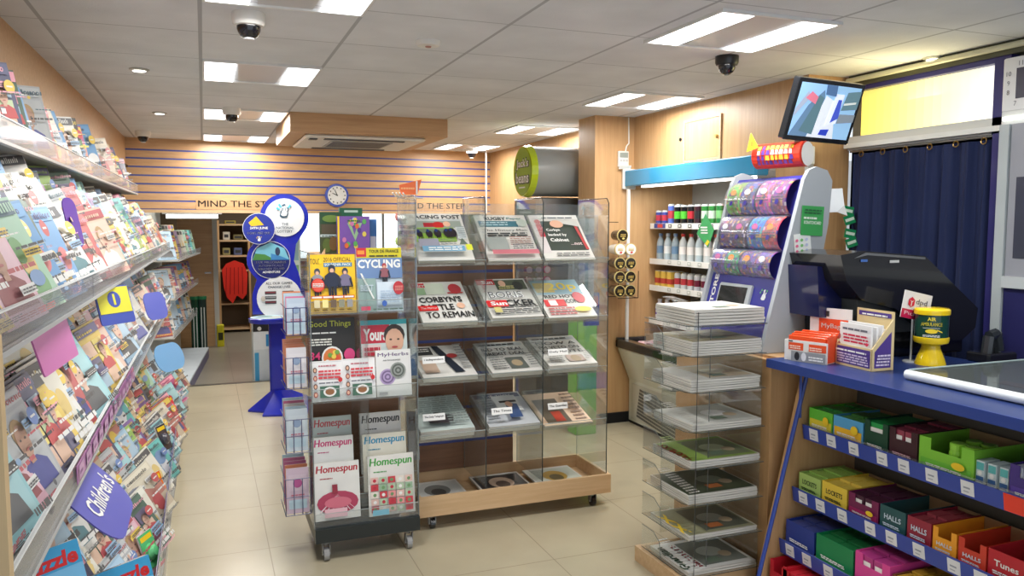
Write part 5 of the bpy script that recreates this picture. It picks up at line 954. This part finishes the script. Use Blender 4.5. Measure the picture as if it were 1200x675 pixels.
for k in range(3):
    px=1144+k*14; p=atX(px,520,2.345); a=MB(); a.M=frame((2.35,p.y,.701),(0,-1,0),(0,0,1)); a.box(0,.03,0,.075,-.07,0,(206,220,222)); a.z=.0006; a.rect(.002,.045,.028,.07,(90,180,180)); a.rect(.002,.004,.028,.024,(60,100,150)); a.ell(.015,.035,.008,.008,W); a.build('mint_tin',label='small white and teal mint box right of the gum pots, %s from left'%nth(k),cat='mints',group='white and teal mint boxes')
sweetbox(0,1184,1240,545,.1,(70,50,130),None,W,'violet and white gum box at the right edge of the top shelf',kind='open',items=('pack',(200,204,220),3,4),en='silver',c2=(96,70,160))
sweetbox(1,936,962,575,.075,(170,200,110),'LOCKETS',(40,70,40),'pale green lozenge box on the second shelf, far left',c2=None,items=('pack',(150,190,90),6,1),en='pale green')
sweetbox(1,963,993,585,.08,(236,204,70),'LOCKETS',(40,50,40),'yellow lozenge box on the second shelf',items=('pack',(240,210,90),3,2),en='yellow')
sweetbox(1,994,1030,600,.08,(120,30,80),None,(240,200,220),'plum and black lozenge box on the second shelf',c2=(170,40,100),kind='open',items=('pack',(70,30,54),3,2),en='plum')
for k,(p0,p1,py,c,lb) in enumerate(((1031,1062,612,(38,84,88),'dark teal lozenge box with clear window on the second shelf'),(1063,1092,622,(150,40,60),'maroon lozenge box on the second shelf'),(1093,1122,632,(240,160,40),'orange lozenge box on the second shelf'),(1123,1157,645,(206,60,40),'red and orange lozenge box on the second shelf'))):
    sweetbox(1,p0,p1,py,.082,c,'HALLS',(210,226,240),lb,kind='full' if k<2 else 'open',items=('pack',(150,60,70),3,2) if k==1 else None,en='maroon')
sweetbox(1,1158,1204,655,.085,(190,30,46),'Tunes',W,'crimson lozenge box with white triangle at the right of the second shelf')
sweetbox(2,921,955,625,.095,(40,60,140),None,W,'navy blue gum box on the third shelf, far left',items=('pack',(60,70,130),3,2),en='navy')
sweetbox(2,956.5,1001,640,.10,(20,130,76),None,W,'emerald green gum box on the third shelf',items=('pack',(30,110,60),4,2),en='emerald')
sweetbox(2,1002,1044,665,.11,(220,70,150),None,W,'magenta open sweet box on the third shelf',kind='open',items=('pack',(180,60,130),3,2),en='magenta')
sweetbox(2,1046,1092,680,.09,(120,70,40),None,W,'brown and gold bar box on the third shelf',kind='open',items=('pack',(206,160,50),3,3),en='gold')
sweetbox(2,1094,1140,690,.09,(60,40,120),None,W,'deep violet bar box on the third shelf',kind='open',items=('pack',(80,50,140),3,3),en='violet')
sweetbox(3,894,914,665,.12,(196,30,46),None,W,'narrow red open box on the lowest shelf, far left',kind='open')
sweetbox(3,916,958,668,.11,(206,34,44),None,W,'red open sweet box on the lowest shelf',kind='open',items=('pack',(190,40,50),2,3),en='red')
# ---- counter display case (glass top with white rail)
gc=thing('glass_display_case','flat glass topped display case with white front rail on the counter','display case',(2.7,1.4,CT))
a=MB('plastic'); a.cyl((2.372,2.14,1.004),(2.372,.4,1.004),.017,(226,232,236),16); a.build('white_rail',gc,smooth=True)
a=MB('smoke'); a.box(2.38,3.05,.4,2.14,1.012,1.018,W); a.build('glass_top',gc)
a=MB('plastic'); a.box(2.39,2.97,.4,2.14,CT,1.008,(70,92,96)); a.build('case_floor',gc)
a=MB('plastic'); a.box(2.39,3.05,2.14,2.15,CT,1.02,(170,190,190)); a.build('end_glass_edge',gc)
for k in range(3): 
    a=MB('metal'); a.box(2.5+.16*k,2.56+.16*k,1.7-.2*k,1.9-.2*k,1.0085,1.0105,(150,110,70)); a.build('foil_packet',label='brown foil packet under the glass counter top, %s from far end'%nth(k),cat='packet',group='packets under the counter glass')
# ---- orange mailing bag box
def box_frame(p,yaw): an=math.radians(yaw); return (math.cos(an),math.sin(an),0)
p0=atZ(919,421,CT); p1=atZ(969,428,CT); u=(p1-p0); L=u.length
t=thing('mailing_bag_box','white and orange display box full of orange mailing bags on the counter','display box',tuple(p0)); a=MB()
a.M=frame(p0+Vector((0,0,.001)),u,(0,0,1)); D=.17
a.box(0,L,0,.085,-.004,0,(232,230,226)); a.box(0,.004,0,.085,-D,-.004,W); a.box(L-.004,L,0,.11,-D,-.004,(226,80,40)); a.box(0,L,0,.004,-D,-.004,W); a.box(L*.1,L*1.08,.0,.21,-D-.004,-D,(236,236,234))
a.z=.0006; a.rect(L*.1,.045,L*.45,.075,(232,84,40)); a.rect(L*.58,.045,L*.98,.075,(232,84,40)); a.rect(L*.1,.1-.022,L*.2,.083,K); a.lines(L*.14,.05,L*.4,.068,2,(250,220,200)); a.lines(L*.62,.05,L*.9,.068,2,(250,220,200)); a.rect(L*.2,.0,L,.042,(150,152,154)); a.ell(L*.34,.022,.011,.018,(40,40,44)); a.ell(L*.5,.022,.011,.018,(226,226,226)); a.lines(L*.62,.01,L*.95,.032,2,W)
a.z=-D+.001; a.rect(L*.32,.10,L*1.06,.165,(232,84,40)); a.txt('MyBag',L*.38,.12,.026,W,w=L*.45); a.rect(L*.3,.175,L*.56,.198,(60,50,50)); a.rect(L*.32,.18,L*.4,.193,RED)
a.build('carton',t)
for k in range(7):
    a=MB('gloss'); a.M=frame(p0+Vector((0,0,.006)),u,(0,0,1)); zz=-.012-k*.021; a.box(.01,L-.012,0,.098+.006*(k%3),zz-.014,zz,(236,84,38),bev=.004); a.build('mailing_bag',label='orange mailing bag in the white display box, %s from the front'%nth(k),cat='mailing bag',group='orange mailing bags in their box')
# ---- leaflet box
p0=atZ(979,426,CT); p1=atZ(1021,436,CT); u=(p1-p0); L=u.length; D=.10
t=thing('leaflet_box','cream and purple cardboard leaflet dispenser beside the orange bag box','dispenser',tuple(p0)); a=MB(); a.M=frame(p0+Vector((0,0,.001)),u,(0,0,1)); CR=(222,200,150)
a.box(0,L,0,.085,-.004,0,CR); a.box(0,.004,0,.1,-D,-.004,CR); a.box(0,L,0,.004,-D,-.004,CR); a.box(0,L,.0,.225,-D-.004,-D,CR)
a.mesh([(L,0,0),(L,0,-D),(L,.2,-D),(L,.085,0),(L-.004,0,0),(L-.004,0,-D),(L-.004,.2,-D),(L-.004,.085,0)],[(0,1,2,3),(7,6,5,4),(0,3,7,4),(1,5,6,2),(3,2,6,7)],CR)
a.z=.0006; a.rect(.008,.01,L-.008,.078,(84,62,140)); a.lines(.014,.016,L-.014,.058,4,(220,206,230)); a.txt('PLAY BETTER HEALTH LOTTERY',L/2,.064,.009,W,al='c',w=L*.8,bold=0) if False else a.lines(.014,.062,L-.014,.074,1,W)
a.z=-D+.001; a.rect(.012,.198,L-.012,.216,(84,62,140)); a.lines(.03,.201,L-.03,.212,1,W)
a.build('carton',t); a=MB(); a.M=frame(p0+u+Vector((0,0,.001)),Vector((0,0,1)).cross(u)*-1,(0,0,1)); a.M=frame(Vector(p0)+u.normalized()*(L+.0006)+Vector((0,0,.001)),-(u.normalized().cross(Vector((0,0,1)))),(0,0,1)); a.poly([(.012,.012),(D-.01,.012),(D-.01,.15),(.012,.075)],(84,62,140)); a.lines(.02,.02,D-.02,.07,4,(220,206,230)); a.build('side_print',t)
for k in range(4):
    a=MB(); a.M=frame(p0+Vector((0,0,.006)),u,Vector((0,0,1))); zz=-.012-k*.02; w_=L-.02+(.006*k if k<3 else 0); a.box(.006,w_,0,.165-.004*k+(.012 if k==2 else 0),zz-.008,zz,(240,240,240)); a.z=zz+.0005; 
    if k==0:
        a.lines(.03,.09,L-.03,.13,3,(206,50,80)); a.lines(.03,.14,L-.03,.155,1,(110,110,120))
        for q in range(2): a.ell(.016,.11-q*.032,.007,.011,(160,70,70))
        a.ell(L-.03,.094,.007,.007,(220,60,90))
    a.build('leaflet',label='white leaflet in the cream dispenser, %s from the front'%nth(k),cat='leaflet',group='white leaflets in the cream dispenser')
# ---- dpd sign
a=MB('plastic'); P0=atY(1055,371,2.4); P1=atY(1087,378,2.4); P2=atY(1056,339,2.4); a.M=frame(P0,P1-P0,P2-P0); w_=(P1-P0).length; h_=(P2-P0).length; a.box(0,w_,0,h_,-.003,0,(236,234,234)); a.z=.0008; a.rect(0,0,w_,h_*.33,(206,36,84)); a.txt('Pickup',w_*.1,h_*.08,h_*.18,(250,220,230),w=w_*.7,bold=0); a.txt('dpd',w_*.44,h_*.52,h_*.24,(90,86,88),w=w_*.4,bold=0); a.poly([(w_*.17,h_*.5),(w_*.28,h_*.42),(w_*.39,h_*.5),(w_*.39,h_*.7),(w_*.28,h_*.8),(w_*.17,h_*.7)],(206,36,64)); a.rect(w_*.265,h_*.46,w_*.295,h_*.62,W); a.poly([(w_*.2,h_*.68),(w_*.28,h_*.6),(w_*.36,h_*.68),(w_*.28,h_*.64)],W)
a.M=I4; a.cyl(tuple((P0+P1)/2+Vector((0,.006,.02))),(((P0+P1)/2).x,2.41,CT),.004,(200,205,205),8)
a.cyl((((P0+P1)/2).x,2.41,CT),(((P0+P1)/2).x,2.41,CT+.006),.03,(200,205,205),14)
a.build('pickup_sign',label='small white and crimson parcel pickup sign standing on the counter',cat='sign')
# ---- charity collection pot
t=thing('collection_pot','yellow and green charity collection pot on the counter','collection pot',(2.715,2.34,CT)); c=(2.715,2.34,CT)
a=MB('gloss'); a.lathe([(.058,0),(.058,.006),(.05,.03),(.036,.065),(.034,.078),(.062,.09),(.066,.1),(.066,.112),(.062,.114)],c,(244,208,30),24); a.build('base',t,smooth=True)
a=MB('gloss'); a.lathe([(.062,.112),(.062,.205)],c,(24,66,54),24); a.build('label_band',t,smooth=True)
a=MB('gloss'); a.lathe([(.066,.204),(.067,.21),(.067,.222),(.06,.228),(.03,.23)],c,(244,208,30),24); a.build('lid',t,smooth=True)
a=MB(); an=math.atan2(-2.34,-2.715); n=Vector((math.cos(an),math.sin(an),0)); u=Vector((-n.y,n.x,0)); 
for s,zz,w_,hh in(('AIR',.182,.03,.014),('AMBULANCE',.162,.075,.014)): a.M=frame(Vector(c)+n*.0655+Vector((0,0,zz)),u,(0,0,1)); a.txt(s,0,0,hh,(240,220,60),al='c',w=w_)
a.M=frame(Vector(c)+n*.0655+Vector((0,0,.135)),u,(0,0,1)); a.ell(0,.006,.022,.009,(240,210,40)); a.poly([(.018,.01),(.038,.002),(.038,.006),(.02,.014)],(240,210,40)); a.rect(-.03,.018,.03,.0195,(226,230,220)); a.lines(-.03,-.016,.03,-.006,2,W); a.build('lettering',t)
# ---- till
t=thing('black_till','large black till terminal with slanted hood behind the counter displays','till',(2.75,2.6,CT))
a=MB('gloss'); y=2.5; q=lambda px,py:(atY(px,py,y).x,atY(px,py,y).z)
a.M=frame((0,y,0),(1,0,0),(0,0,1)); P=[q(985,299),q(1012,294),q(1084,300),q(1146,361),q(1143,384),q(1128,398),q(1100,400),q(1050,362),q(1010,352),q(992,330)]; a.prism(P,-.34,(26,27,30)); a.build('hood',t)
a=MB('metal'); a.M=frame((0,y-.002,0),(1,0,0),(0,0,1)); a.poly([q(1000,303),q(1014,296),q(1084,301.5),q(1084,304),q(1016,299)],(110,112,114),'plastic'); a.rect(q(1042,307)[0],q(1042,308)[1],q(1053,307)[0],q(1042,305)[1],LG,'print'); a.rect(q(1008,306)[0],q(1008,307)[1],q(1016,306)[0],q(1008,304)[1],(70,110,180),'print'); a.build('top_trim',t)
a=MB('plastic'); a.M=frame((0,y+.03,0),(1,0,0),(0,0,1)); a.prism([q(1012,345),q(1040,352),q(1110,400),q(1118,432),q(1010,432)],-.28,(60,64,64)); a.build('stand',t)
a=MB('gloss'); x0,_=q(1030,395); a.box(x0,3.12,2.52,2.8,CT+.001,1.09,(20,20,22),bev=.01); a.build('cash_drawer',t)
a=MB('gloss'); a.M=frame((0,2.62,0),(1,0,0),(0,0,1)); Q=lambda px,py:(atY(px,py,2.62).x,atY(px,py,2.62).z); a.prism([Q(958,312),Q(1010,316),Q(1018,350),Q(1020,372),Q(960,372)],-.2,(24,28,72)); a.z=.001; xx,zz=Q(984,334); hand(a,xx,zz,.06,(60,110,120),(60,110,120)); a.M=I4; xa,_=Q(975,372); a.box(xa,xa+.1,2.64,2.78,CT,Q(960,372)[1]+.002,(24,24,30)); a.build('navy_terminal_screen',label='navy blue back of a terminal screen behind the orange bag box',cat='screen')
a=MB('gloss'); a.tube([(2.98,2.3,1.02),(2.99,2.3,1.09),(3.03,2.3,1.10),(3.05,2.3,1.03)],.022,(46,50,54),8); a.box(2.93,3.1,2.25,2.36,CT,1.025,(30,30,34),bev=.01); a.build('card_reader',label='dark rounded card reader on the counter right of the collection pot',cat='card reader')
# ---- lottery scratch card terminal
lt=thing('lottery_terminal','tall grey and blue lottery scratch card terminal with six ticket windows','terminal',(2.45,3.05,.983))
prof=[(2.255,.984),(2.29,1.13),(2.46,1.745),(2.485,1.785),(2.525,1.8),(2.585,1.785),(2.615,1.74),(2.60,1.55),(2.55,1.3),(2.53,.984)]
for y in(2.80,3.31): a=MB('plastic'); a.M=frame((0,y,0),(1,0,0),(0,0,1)); a.prism(prof,-.022,(168,174,180)); a.build('side_panel',lt)
a=MB('plastic'); a.M=frame((0,2.823,0),(1,0,0),(0,0,1)); a.prism([(2.28,.984),(2.31,1.13),(2.475,1.735),(2.5,1.765),(2.58,1.755),(2.58,1.5),(2.5,.984)],-.486,(52,52,146)); a.build('blue_body',lt)
LM=frame((2.275,3.308,.984),(0,-1,0),(.172,0,.62)); LW=.484
a=MB(); a.M=LM; a.z=.006; a.txt('STORE',.052,.16,.03,W,rot=1,w=.17,bold=.03); a.build('store_lettering',lt)
a=MB(); a.M=LM; a.z=.006; hand(a,.41,.25,.05,(230,236,236),(90,190,90)); a.build('crossed_fingers_logo',lt)
a=MB(); a.M=LM; a.z=.006; a.txt('THE NATIONAL',.41,.18,.010,W,w=.055,al='c'); a.txt('LOTTERY',.41,.165,.010,W,w=.055,al='c'); a.z=.006; a.build('logo_lettering',lt)
a=MB('plastic'); a.M=LM; a.box(.09,.33,.13,.29,0,.02,(172,178,182),bev=.006); s=a.build('screen_frame',lt); a=MB('gloss'); a.M=LM; a.box(.105,.305,.15,.275,.018,.023,(24,26,28)); a.build('screen',s)
TK=[[((120,170,80),(90,90,150)),((190,90,150),(120,60,130))],[((96,60,110),(80,60,100)),((50,130,200),(180,80,90))],[((90,70,150),(50,140,110)),((100,80,150),(120,100,160))]]
for rI,(v0,v1) in enumerate(((.625,.79),(.462,.618),(.33,.455))):
    for cI in range(2):
        u0=.03+cI*.222; ww=.212
        a=MB('plastic'); a.M=LM; segs=14; R_=(v1-v0)/2; dpt=.055
        for tI in range(2):
            base=TK[rI][cI][tI]; b0=u0+tI*ww/2; vs=[];fs=[];cs=[]
            for k in range(segs+1):
                an=math.pi*k/segs; vv=(v0+v1)/2-R_*math.cos(an); dd=.004+dpt*math.sin(an)
                for c in range(9): vs.append((b0+ww/2*c/8*.97,vv,dd))
            rr=random.Random(rI*10+cI*3+tI)
            for k in range(segs):
                for c in range(8):
                    fs.append((k*9+c,k*9+c+1,(k+1)*9+c+1,(k+1)*9+c)); j=rr.random(); cs.append(tuple(min(255,int(v*(.7+.6*rr.random()))) for v in base) if j<.82 else rr.choice([(190,180,200),(200,160,90),(160,70,120),(80,60,140),(190,120,90)]))
            a.mesh(vs,fs,cs,'print')
            a.z=dpt+.005; vm=(v0+v1)/2; a.lines(b0+.008,vm-R_*.35,b0+ww/2-.012,vm-.004,2,(40,30,70),.5,rI+cI+tI); a.ell(b0+ww*.25,vm+R_*.2,.022,.014,[(240,150,50),(230,230,240),(210,80,160)][(rI+cI+tI)%3]); a.ell(b0+ww*.25,v0+R_*.55,.012,.012,(50,40,120)) 
        w=a.build('ticket_roll',lt)
        a=MB('film'); a.M=LM; vs=[];fs=[]
        for k in range(segs+1):
            an=math.pi*k/segs; vv=(v0+v1)/2-(R_+.004)*math.cos(an); dd=.006+(dpt+.008)*math.sin(an); vs+=[(u0-.004,vv,dd),(u0+ww+.002,vv,dd)]
        for k in range(segs): fs.append((2*k,2*k+1,2*k+3,2*k+2))
        a.mesh(vs,fs,W); a.build('clear_cover',w,smooth=True)
# tube on top, star, cards
t=thing('header_tube','red and orange cardboard tube with yellow triangle on top of the lottery terminal','display tube',(2.52,3.0,1.8)); a=MB('print'); a.cyl((2.47,3.13,1.865),(2.55,2.9,1.865),.058,(220,60,40),20); a.build('tube',t)
ax=Vector((.08,-.23,0)).normalized(); side=Vector((ax.y,-ax.x,0)); side=side if side.x<0 else -side
rr=random.Random(9)
for j,(e,cc) in enumerate(((35,(250,200,70)),(12,(240,236,230)),(-12,(250,190,70)),(-34,(120,70,160)))):
    nr=side*math.cos(math.radians(e))+Vector((0,0,math.sin(math.radians(e)))); a=MB('print'); a.M=frame(Vector((2.47,3.13,1.865))+nr*.0586,ax,nr.cross(ax)); q=.03
    while q<.21: wq=rr.uniform(.014,.024); a.z=.001; a.poly([(q,-.01),(q+wq,-.011),(q+wq-.002,.010),(q+.003,.011)],cc if rr.random()<.75 else (90,60,150)); q+=wq+.005
    a.build('printed_band',t)
a=MB('print'); a.M=frame((2.555,2.893,1.865),Vector((.23,.08,0)),(0,0,1)); a.ell(0,0,.055,.055,(226,226,226),20); a.build('tube_end',t); a=MB('print'); a.M=frame((2.395,3.09,1.885),(.1,-1,0),(0,0,1)); a.prism([(-.025,.0),(.05,.015),(.0,.085)],.002,(236,220,50)); a.z=.003; a.ell(.01,.035,.012,.014,(250,150,50),8); a.build('yellow_triangle',t)
a=MB(); a.M=frame((2.40,2.795,1.38),(1,0,.12),(-.05,-.0,1)); a.box(.02,.11,.0,.12,-.002,0,(236,240,238)); a.z=.0008; 
for k in range(12): a.ell(.03+(k%3)*.026,.02+(k//3)*.024,.008,.007,[(230,110,150),(120,190,110),(190,200,230)][k%3],8)
a.build('flower_card',label='white flowery card fixed to the terminal side under the green card',cat='card')
a=MB(); a.M=frame((2.44,2.792,1.50),(1,0,-.05),(0,0,1)); a.box(0,.12,0,.13,-.002,0,(60,160,84)); a.z=.0008; a.lines(.01,.072,.08,.088,1,(226,240,226)); a.txt('SCRATCHCARD',.01,.05,.014,(230,244,230),w=.095); a.lines(.01,.095,.1,.12,2,(40,100,60)); a.build('green_card',label='green scratchcard advert card fixed to the terminal side',cat='card')
a=MB(); a.M=frame((2.315,3.36,1.50),(.15,-1,0),(.1,0,1)); a.poly([(-.03,0),(.06,-.07),(.09,.02),(.02,.1)],(60,160,90)); a.lines(0,0,.05,.04,3,W); a.poly([(.045,-.05),(.06,-.06),(.075,-.04),(.06,-.03)],YEL); a.build('green_flag',label='green diamond card on the left edge of the lottery terminal',cat='card')
a=MB(); a.M=frame((2.665,2.9,1.60),(1,-.3,.05),(0,.2,1)); a.box(0,.1,0,.11,-.002,0,(226,230,232)); a.poly([(.06,0),(.11,-.02),(.1,.03)],LG); a.build('paper_sheet',label='loose white paper hanging behind the lottery terminal',cat='paper')
# ================================================================ TV, WINDOW, CURTAIN
t=thing('cctv_monitor','black framed CCTV monitor tilted down on the wooden pier','monitor',(2.62,2.95,2.05))
P0=Vector((2.423,2.905,1.925)); M=frame(P0,(1,.0,-.035),(.0,-.09,.255)); 
a=MB('gloss'); a.M=M; a.box(0,.372,0,.275,-.04,0,(22,24,28),bev=.005); a.build('casing',t)
a=MB('screen'); a.M=M; a.z=.0005; a.rect(.018,.022,.354,.257,(140,180,214)); x0=.018;y0=.022
def sp_(pts,c): a.poly([(.018+.336*x,.022+.235*y) for x,y in pts],c)
sp_([(.0,.0),(.3,.0),(.45,.7),(.4,.9),(.2,.6)],(90,120,150)); sp_([(.3,.0),(.75,0),(.62,.7),(.45,.8)],(206,212,220)); sp_([(.15,.1),(.38,.05),(.42,.75),(.34,.8)],(80,110,120)); sp_([(.0,.35),(.2,.75),(.14,.85),(.0,.5)],(150,160,180)); sp_([(.12,.72),(.3,.62),(.32,.76),(.2,.85)],(200,110,130)); sp_([(.55,.25),(.72,.3),(.74,.85),(.6,.85)],(214,220,236)); sp_([(.62,.3),(.74,.4),(.72,.75),(.66,.75)],(60,80,180)); sp_([(.48,.06),(.62,.05),(.64,.18),(.5,.16)],(40,60,170)); sp_([(.72,.3),(1,.35),(1,.5),(.74,.48)],(120,130,140)); sp_([(.74,.55),(1,.6),(1,.95),(.78,.9)],(90,120,130)); sp_([(.76,.65),(.96,.7),(.96,.74),(.76,.69)],(200,206,200)); sp_([(.42,.82),(.6,.8),(.58,1),(.4,1)],(70,100,140))
a.build('screen',t)
a=MB('plastic'); a.tube([(2.66,2.93,2.08),(2.78,3.05,2.08),(3.095,3.53,2.08)],.018,(60,58,54),8); a.box(3.085,3.1,3.5,3.6,2.0,2.16,(60,58,54)); a.build('wall_bracket',t)
a=MB('plastic'); a.box(2.96,3.12,3.47,3.518,1.87,1.97,(222,222,216),bev=.008); a.build('wall_socket_box',label='white electrical box on the pier below the monitor',cat='electrical box')
a=MB('plastic'); a.box(3.09,3.13,3.495,3.52,1.35,1.87,(226,226,222)); a.build('cable_trunking',label='white vertical cable trunking under the electrical box',cat='trunking')
WX=3.40
b=MB('plastic'); b.box(WX-.03,WX+.02,1.0,3.5,1.955,2.03,(206,208,206)); b.box(WX-.06,WX-.03,1.0,3.5,1.965,1.99,(226,228,226)); b.build('trim_7',kind='structure')
b=MB('screen'); n=16
ya,yb=3.45,2.63
for k in range(n):
    y0=ya-(ya-yb)*k/n; y1=ya-(ya-yb)*(k+1)/n; f=k/(n-1); b.face([(WX+.01,y0,2.03),(WX+.01,y1,2.03),(WX+.01,y1,2.275),(WX+.01,y0,2.275)],(255,int(236+19*f),int(120+130*f**1.2)))  # glow of the tube behind painted into the pane, yellow fading to white
b.build('window_3',kind='structure')
L=bpy.data.lights.new('warm','AREA'); L.shape='RECTANGLE'; L.size=.8; L.size_y=.2; L.energy=5; L.color=(1,.86,.45); lo=bpy.data.objects.new('window_lamp',L); COL.objects.link(lo); lo.location=(WX-.02,3.05,2.15); lo.rotation_euler=(0,math.radians(90+40),0)
b=MB('plastic'); b.box(WX-.03,WX+.02,2.55,2.63,1.95,2.36,(44,40,110)); b.box(WX-.03,WX+.02,2.63,3.5,2.275,2.30,(54,52,120)); b.build('trim_8',kind='structure')
b=MB('plastic'); b.box(WX-.04,WX+.02,1.0,3.5,2.30,2.36,(80,80,60)); b.cyl((WX-.05,3.5,2.335),(WX-.05,1.0,2.335),.014,(220,218,190),10); b.build('trim_9',kind='structure')
b=MB('matte'); b.box(WX+.02,WX+.06,-.6,3.52,0,CZ,(120,116,104)); b.build('wall_window',kind='structure')
cu=thing('curtain','dark blue curtain hanging on rings below the bright window','curtain',(WX-.02,3.0,.9))
a=MB('curtain'); vs=[];fs=[]; N=120
for k in range(N+1):
    y=3.44-(3.44-2.60)*k/N; d=.018*math.sin(k*.42)+.008*math.sin(k*.95+1)
    for z in(.75,1.3,1.93): vs.append((WX-.05+d*(1.2 if z<1.5 else .6),y,z))
for k in range(N):
    for j in range(2): i=k*3+j; fs.append((i,i+3,i+4,i+1))
a.mesh(vs,fs,W); a.build('fabric',cu,smooth=True)
for k in range(6):
    y=3.36-k*.145; a=MB('metal'); pts=[(WX-.07,y+.014*math.cos(q*math.pi/5),1.925+.014*math.sin(q*math.pi/5)) for q in range(11)]; a.tube(pts,.003,(150,120,70),5); a.build('ring',cu)
a=MB('metal'); a.cyl((WX-.05,3.46,1.945),(WX-.05,2.4,1.945),.006,GY); a.build('rail',cu)
b=MB('plastic'); b.box(WX-.10,WX-.04,2.53,2.57,.9,1.95,(44,42,104)); b.build('trim_10',kind='structure')
b=MB('metal'); b.box(WX-.13,WX-.07,2.47,2.515,.7,1.98,(176,184,186),'plastic'); b.build('trim_11',kind='structure')
gt=thing('wall_cabinet','grey cabinet with clock dial at the right edge behind the counter','cabinet',(WX,2.2,1.3))
a=MB('plastic'); a.box(WX-.12,WX-.02,1.2,2.465,1.52-.2,1.98,(150,152,160)); a.build('cabinet_body',gt)
a=MB('plastic'); a.box(WX-.12,WX-.02,1.2,2.465,.9,1.27,(40,40,90)); a.build('lower_panel',gt)
a=MB('metal'); a.box(WX-.14,WX-.02,1.2,2.465,1.27,1.32,(190,196,198),'plastic'); a.build('shelf_rail',gt)
a=MB('gloss'); a.box(WX-.123,WX-.12,2.2,2.43,1.40,1.75,(70,72,84)); a.build('dark_pane',gt)
t=thing('cabinet_clock','square white clock sign with numerals on top of the grey cabinet','clock',(WX-.1,2.3,2.03))
a=MB('plastic'); a.box(WX-.10,WX-.06,2.0,2.535,2.04,2.27,(222,222,222),bev=.006); a.build('case',t)
a=MB(); a.M=frame((WX-.101,2.53,2.04),(0,-1,0),(0,0,1)); a.rect(.06,.05,.3,.18,(40,36,60))
for s,x,y in(('11',.07,.19),('10',.015,.15),('9',.02,.11),('8',.02,.07),('7',.055,.02)): a.txt(s,x,y,.02,(90,90,96),bold=0)
a.build('dial',t); a=MB('emit'); a.box(WX-.11,WX-.06,2.0,2.52,2.0,2.015,(240,244,236)); a.box(WX-.10,WX-.06,2.0,2.53,2.015,2.04,LG,'plastic'); a.box(WX-.10,WX-.06,2.0,2.53,1.98,2.0,LG,'plastic'); a.build('lamp_strip',t)
# hanging green and white sachets beside the curtain
for k in range(7):
    y=3.40; z=1.60-k*.062; x=3.25+(k%2)*.02; a=MB('gloss'); a.M=frame((x,y-.01*k,z),(1,-.3,.35 if k%2 else -.2),(-.2,.1,1)); a.box(0,.06,0,.05,-.006,0,(30,130,80)); a.z=.0008; a.rect(.005,.018,.055,.034,(206,226,210)); a.build('green_sachet',label='green and white sachet in the hanging strip by the curtain, %s from the top'%nth(k),cat='sachet',group='green sachets hanging by the curtain')
for k in range(5):
    a=MB('plastic'); r=random.Random(k); x=2.85+.06*k; a.tube([(x,3.45,1.5-.04*k),(x+.05,3.40,1.36),(x-.02,3.42,1.22),(x+.06,3.42,1.02)],.004,[(30,30,32),(200,200,196),(30,30,32),(60,50,40),(226,226,222)][k]); a.build('cable',label='loose cable hanging on the pier behind the till, %s from the left'%nth(k),cat='cable',group='loose cables behind the till')

def arealamp(n,loc,sx,sy,e,col=(1,.97,.92)):
    L=bpy.data.lights.new(n,'AREA'); L.shape='RECTANGLE'; L.size=sx; L.size_y=sy; L.energy=e; L.color=col; o=bpy.data.objects.new(n,L); COL.objects.link(o); o.location=loc
arealamp('back_room_fill',(.2,9.5,2.1),1.2,.3,14); arealamp('back_room_fill',(.9,11.6,2.1),1.5,.5,26)  # strip light's output, plus a second area light added to brighten the room
# coffee kiosk body beneath the barrel sign
t=thing('coffee_kiosk','tall silver and dark grey kiosk body under the barrel sign','kiosk',(2.8,6.1,0))
a=MB('metal'); a.box(2.5,3.08,5.9,6.4,1.0,1.76,(150,154,156),bev=.02); a.build('upper_body',t)
a=MB('plastic'); a.box(2.5,3.08,5.88,6.4,.0,1.0,(70,72,70),bev=.02); a.build('lower_body',t)
a=MB('gloss'); a.box(2.6,2.98,5.885,5.9,1.2,1.6,(50,54,56)); a.build('front_panel',t)

arealamp('chiller_lamp',(3.16,4.6,1.81),.05,1.3,5,(.96,1,1))
# ================================================================ LIGHT
w=bpy.data.worlds.new('world'); SC.world=w; w.use_nodes=True; w.node_tree.nodes['Background'].inputs[0].default_value=(.8,.88,1,1); w.node_tree.nodes['Background'].inputs[1].default_value=1.25
SC.view_settings.view_transform='Standard'; SC.view_settings.look='None'; SC.view_settings.exposure=0.0
SC.cycles.max_bounces=8; SC.cycles.transparent_max_bounces=24
SC.cycles.use_denoising=True
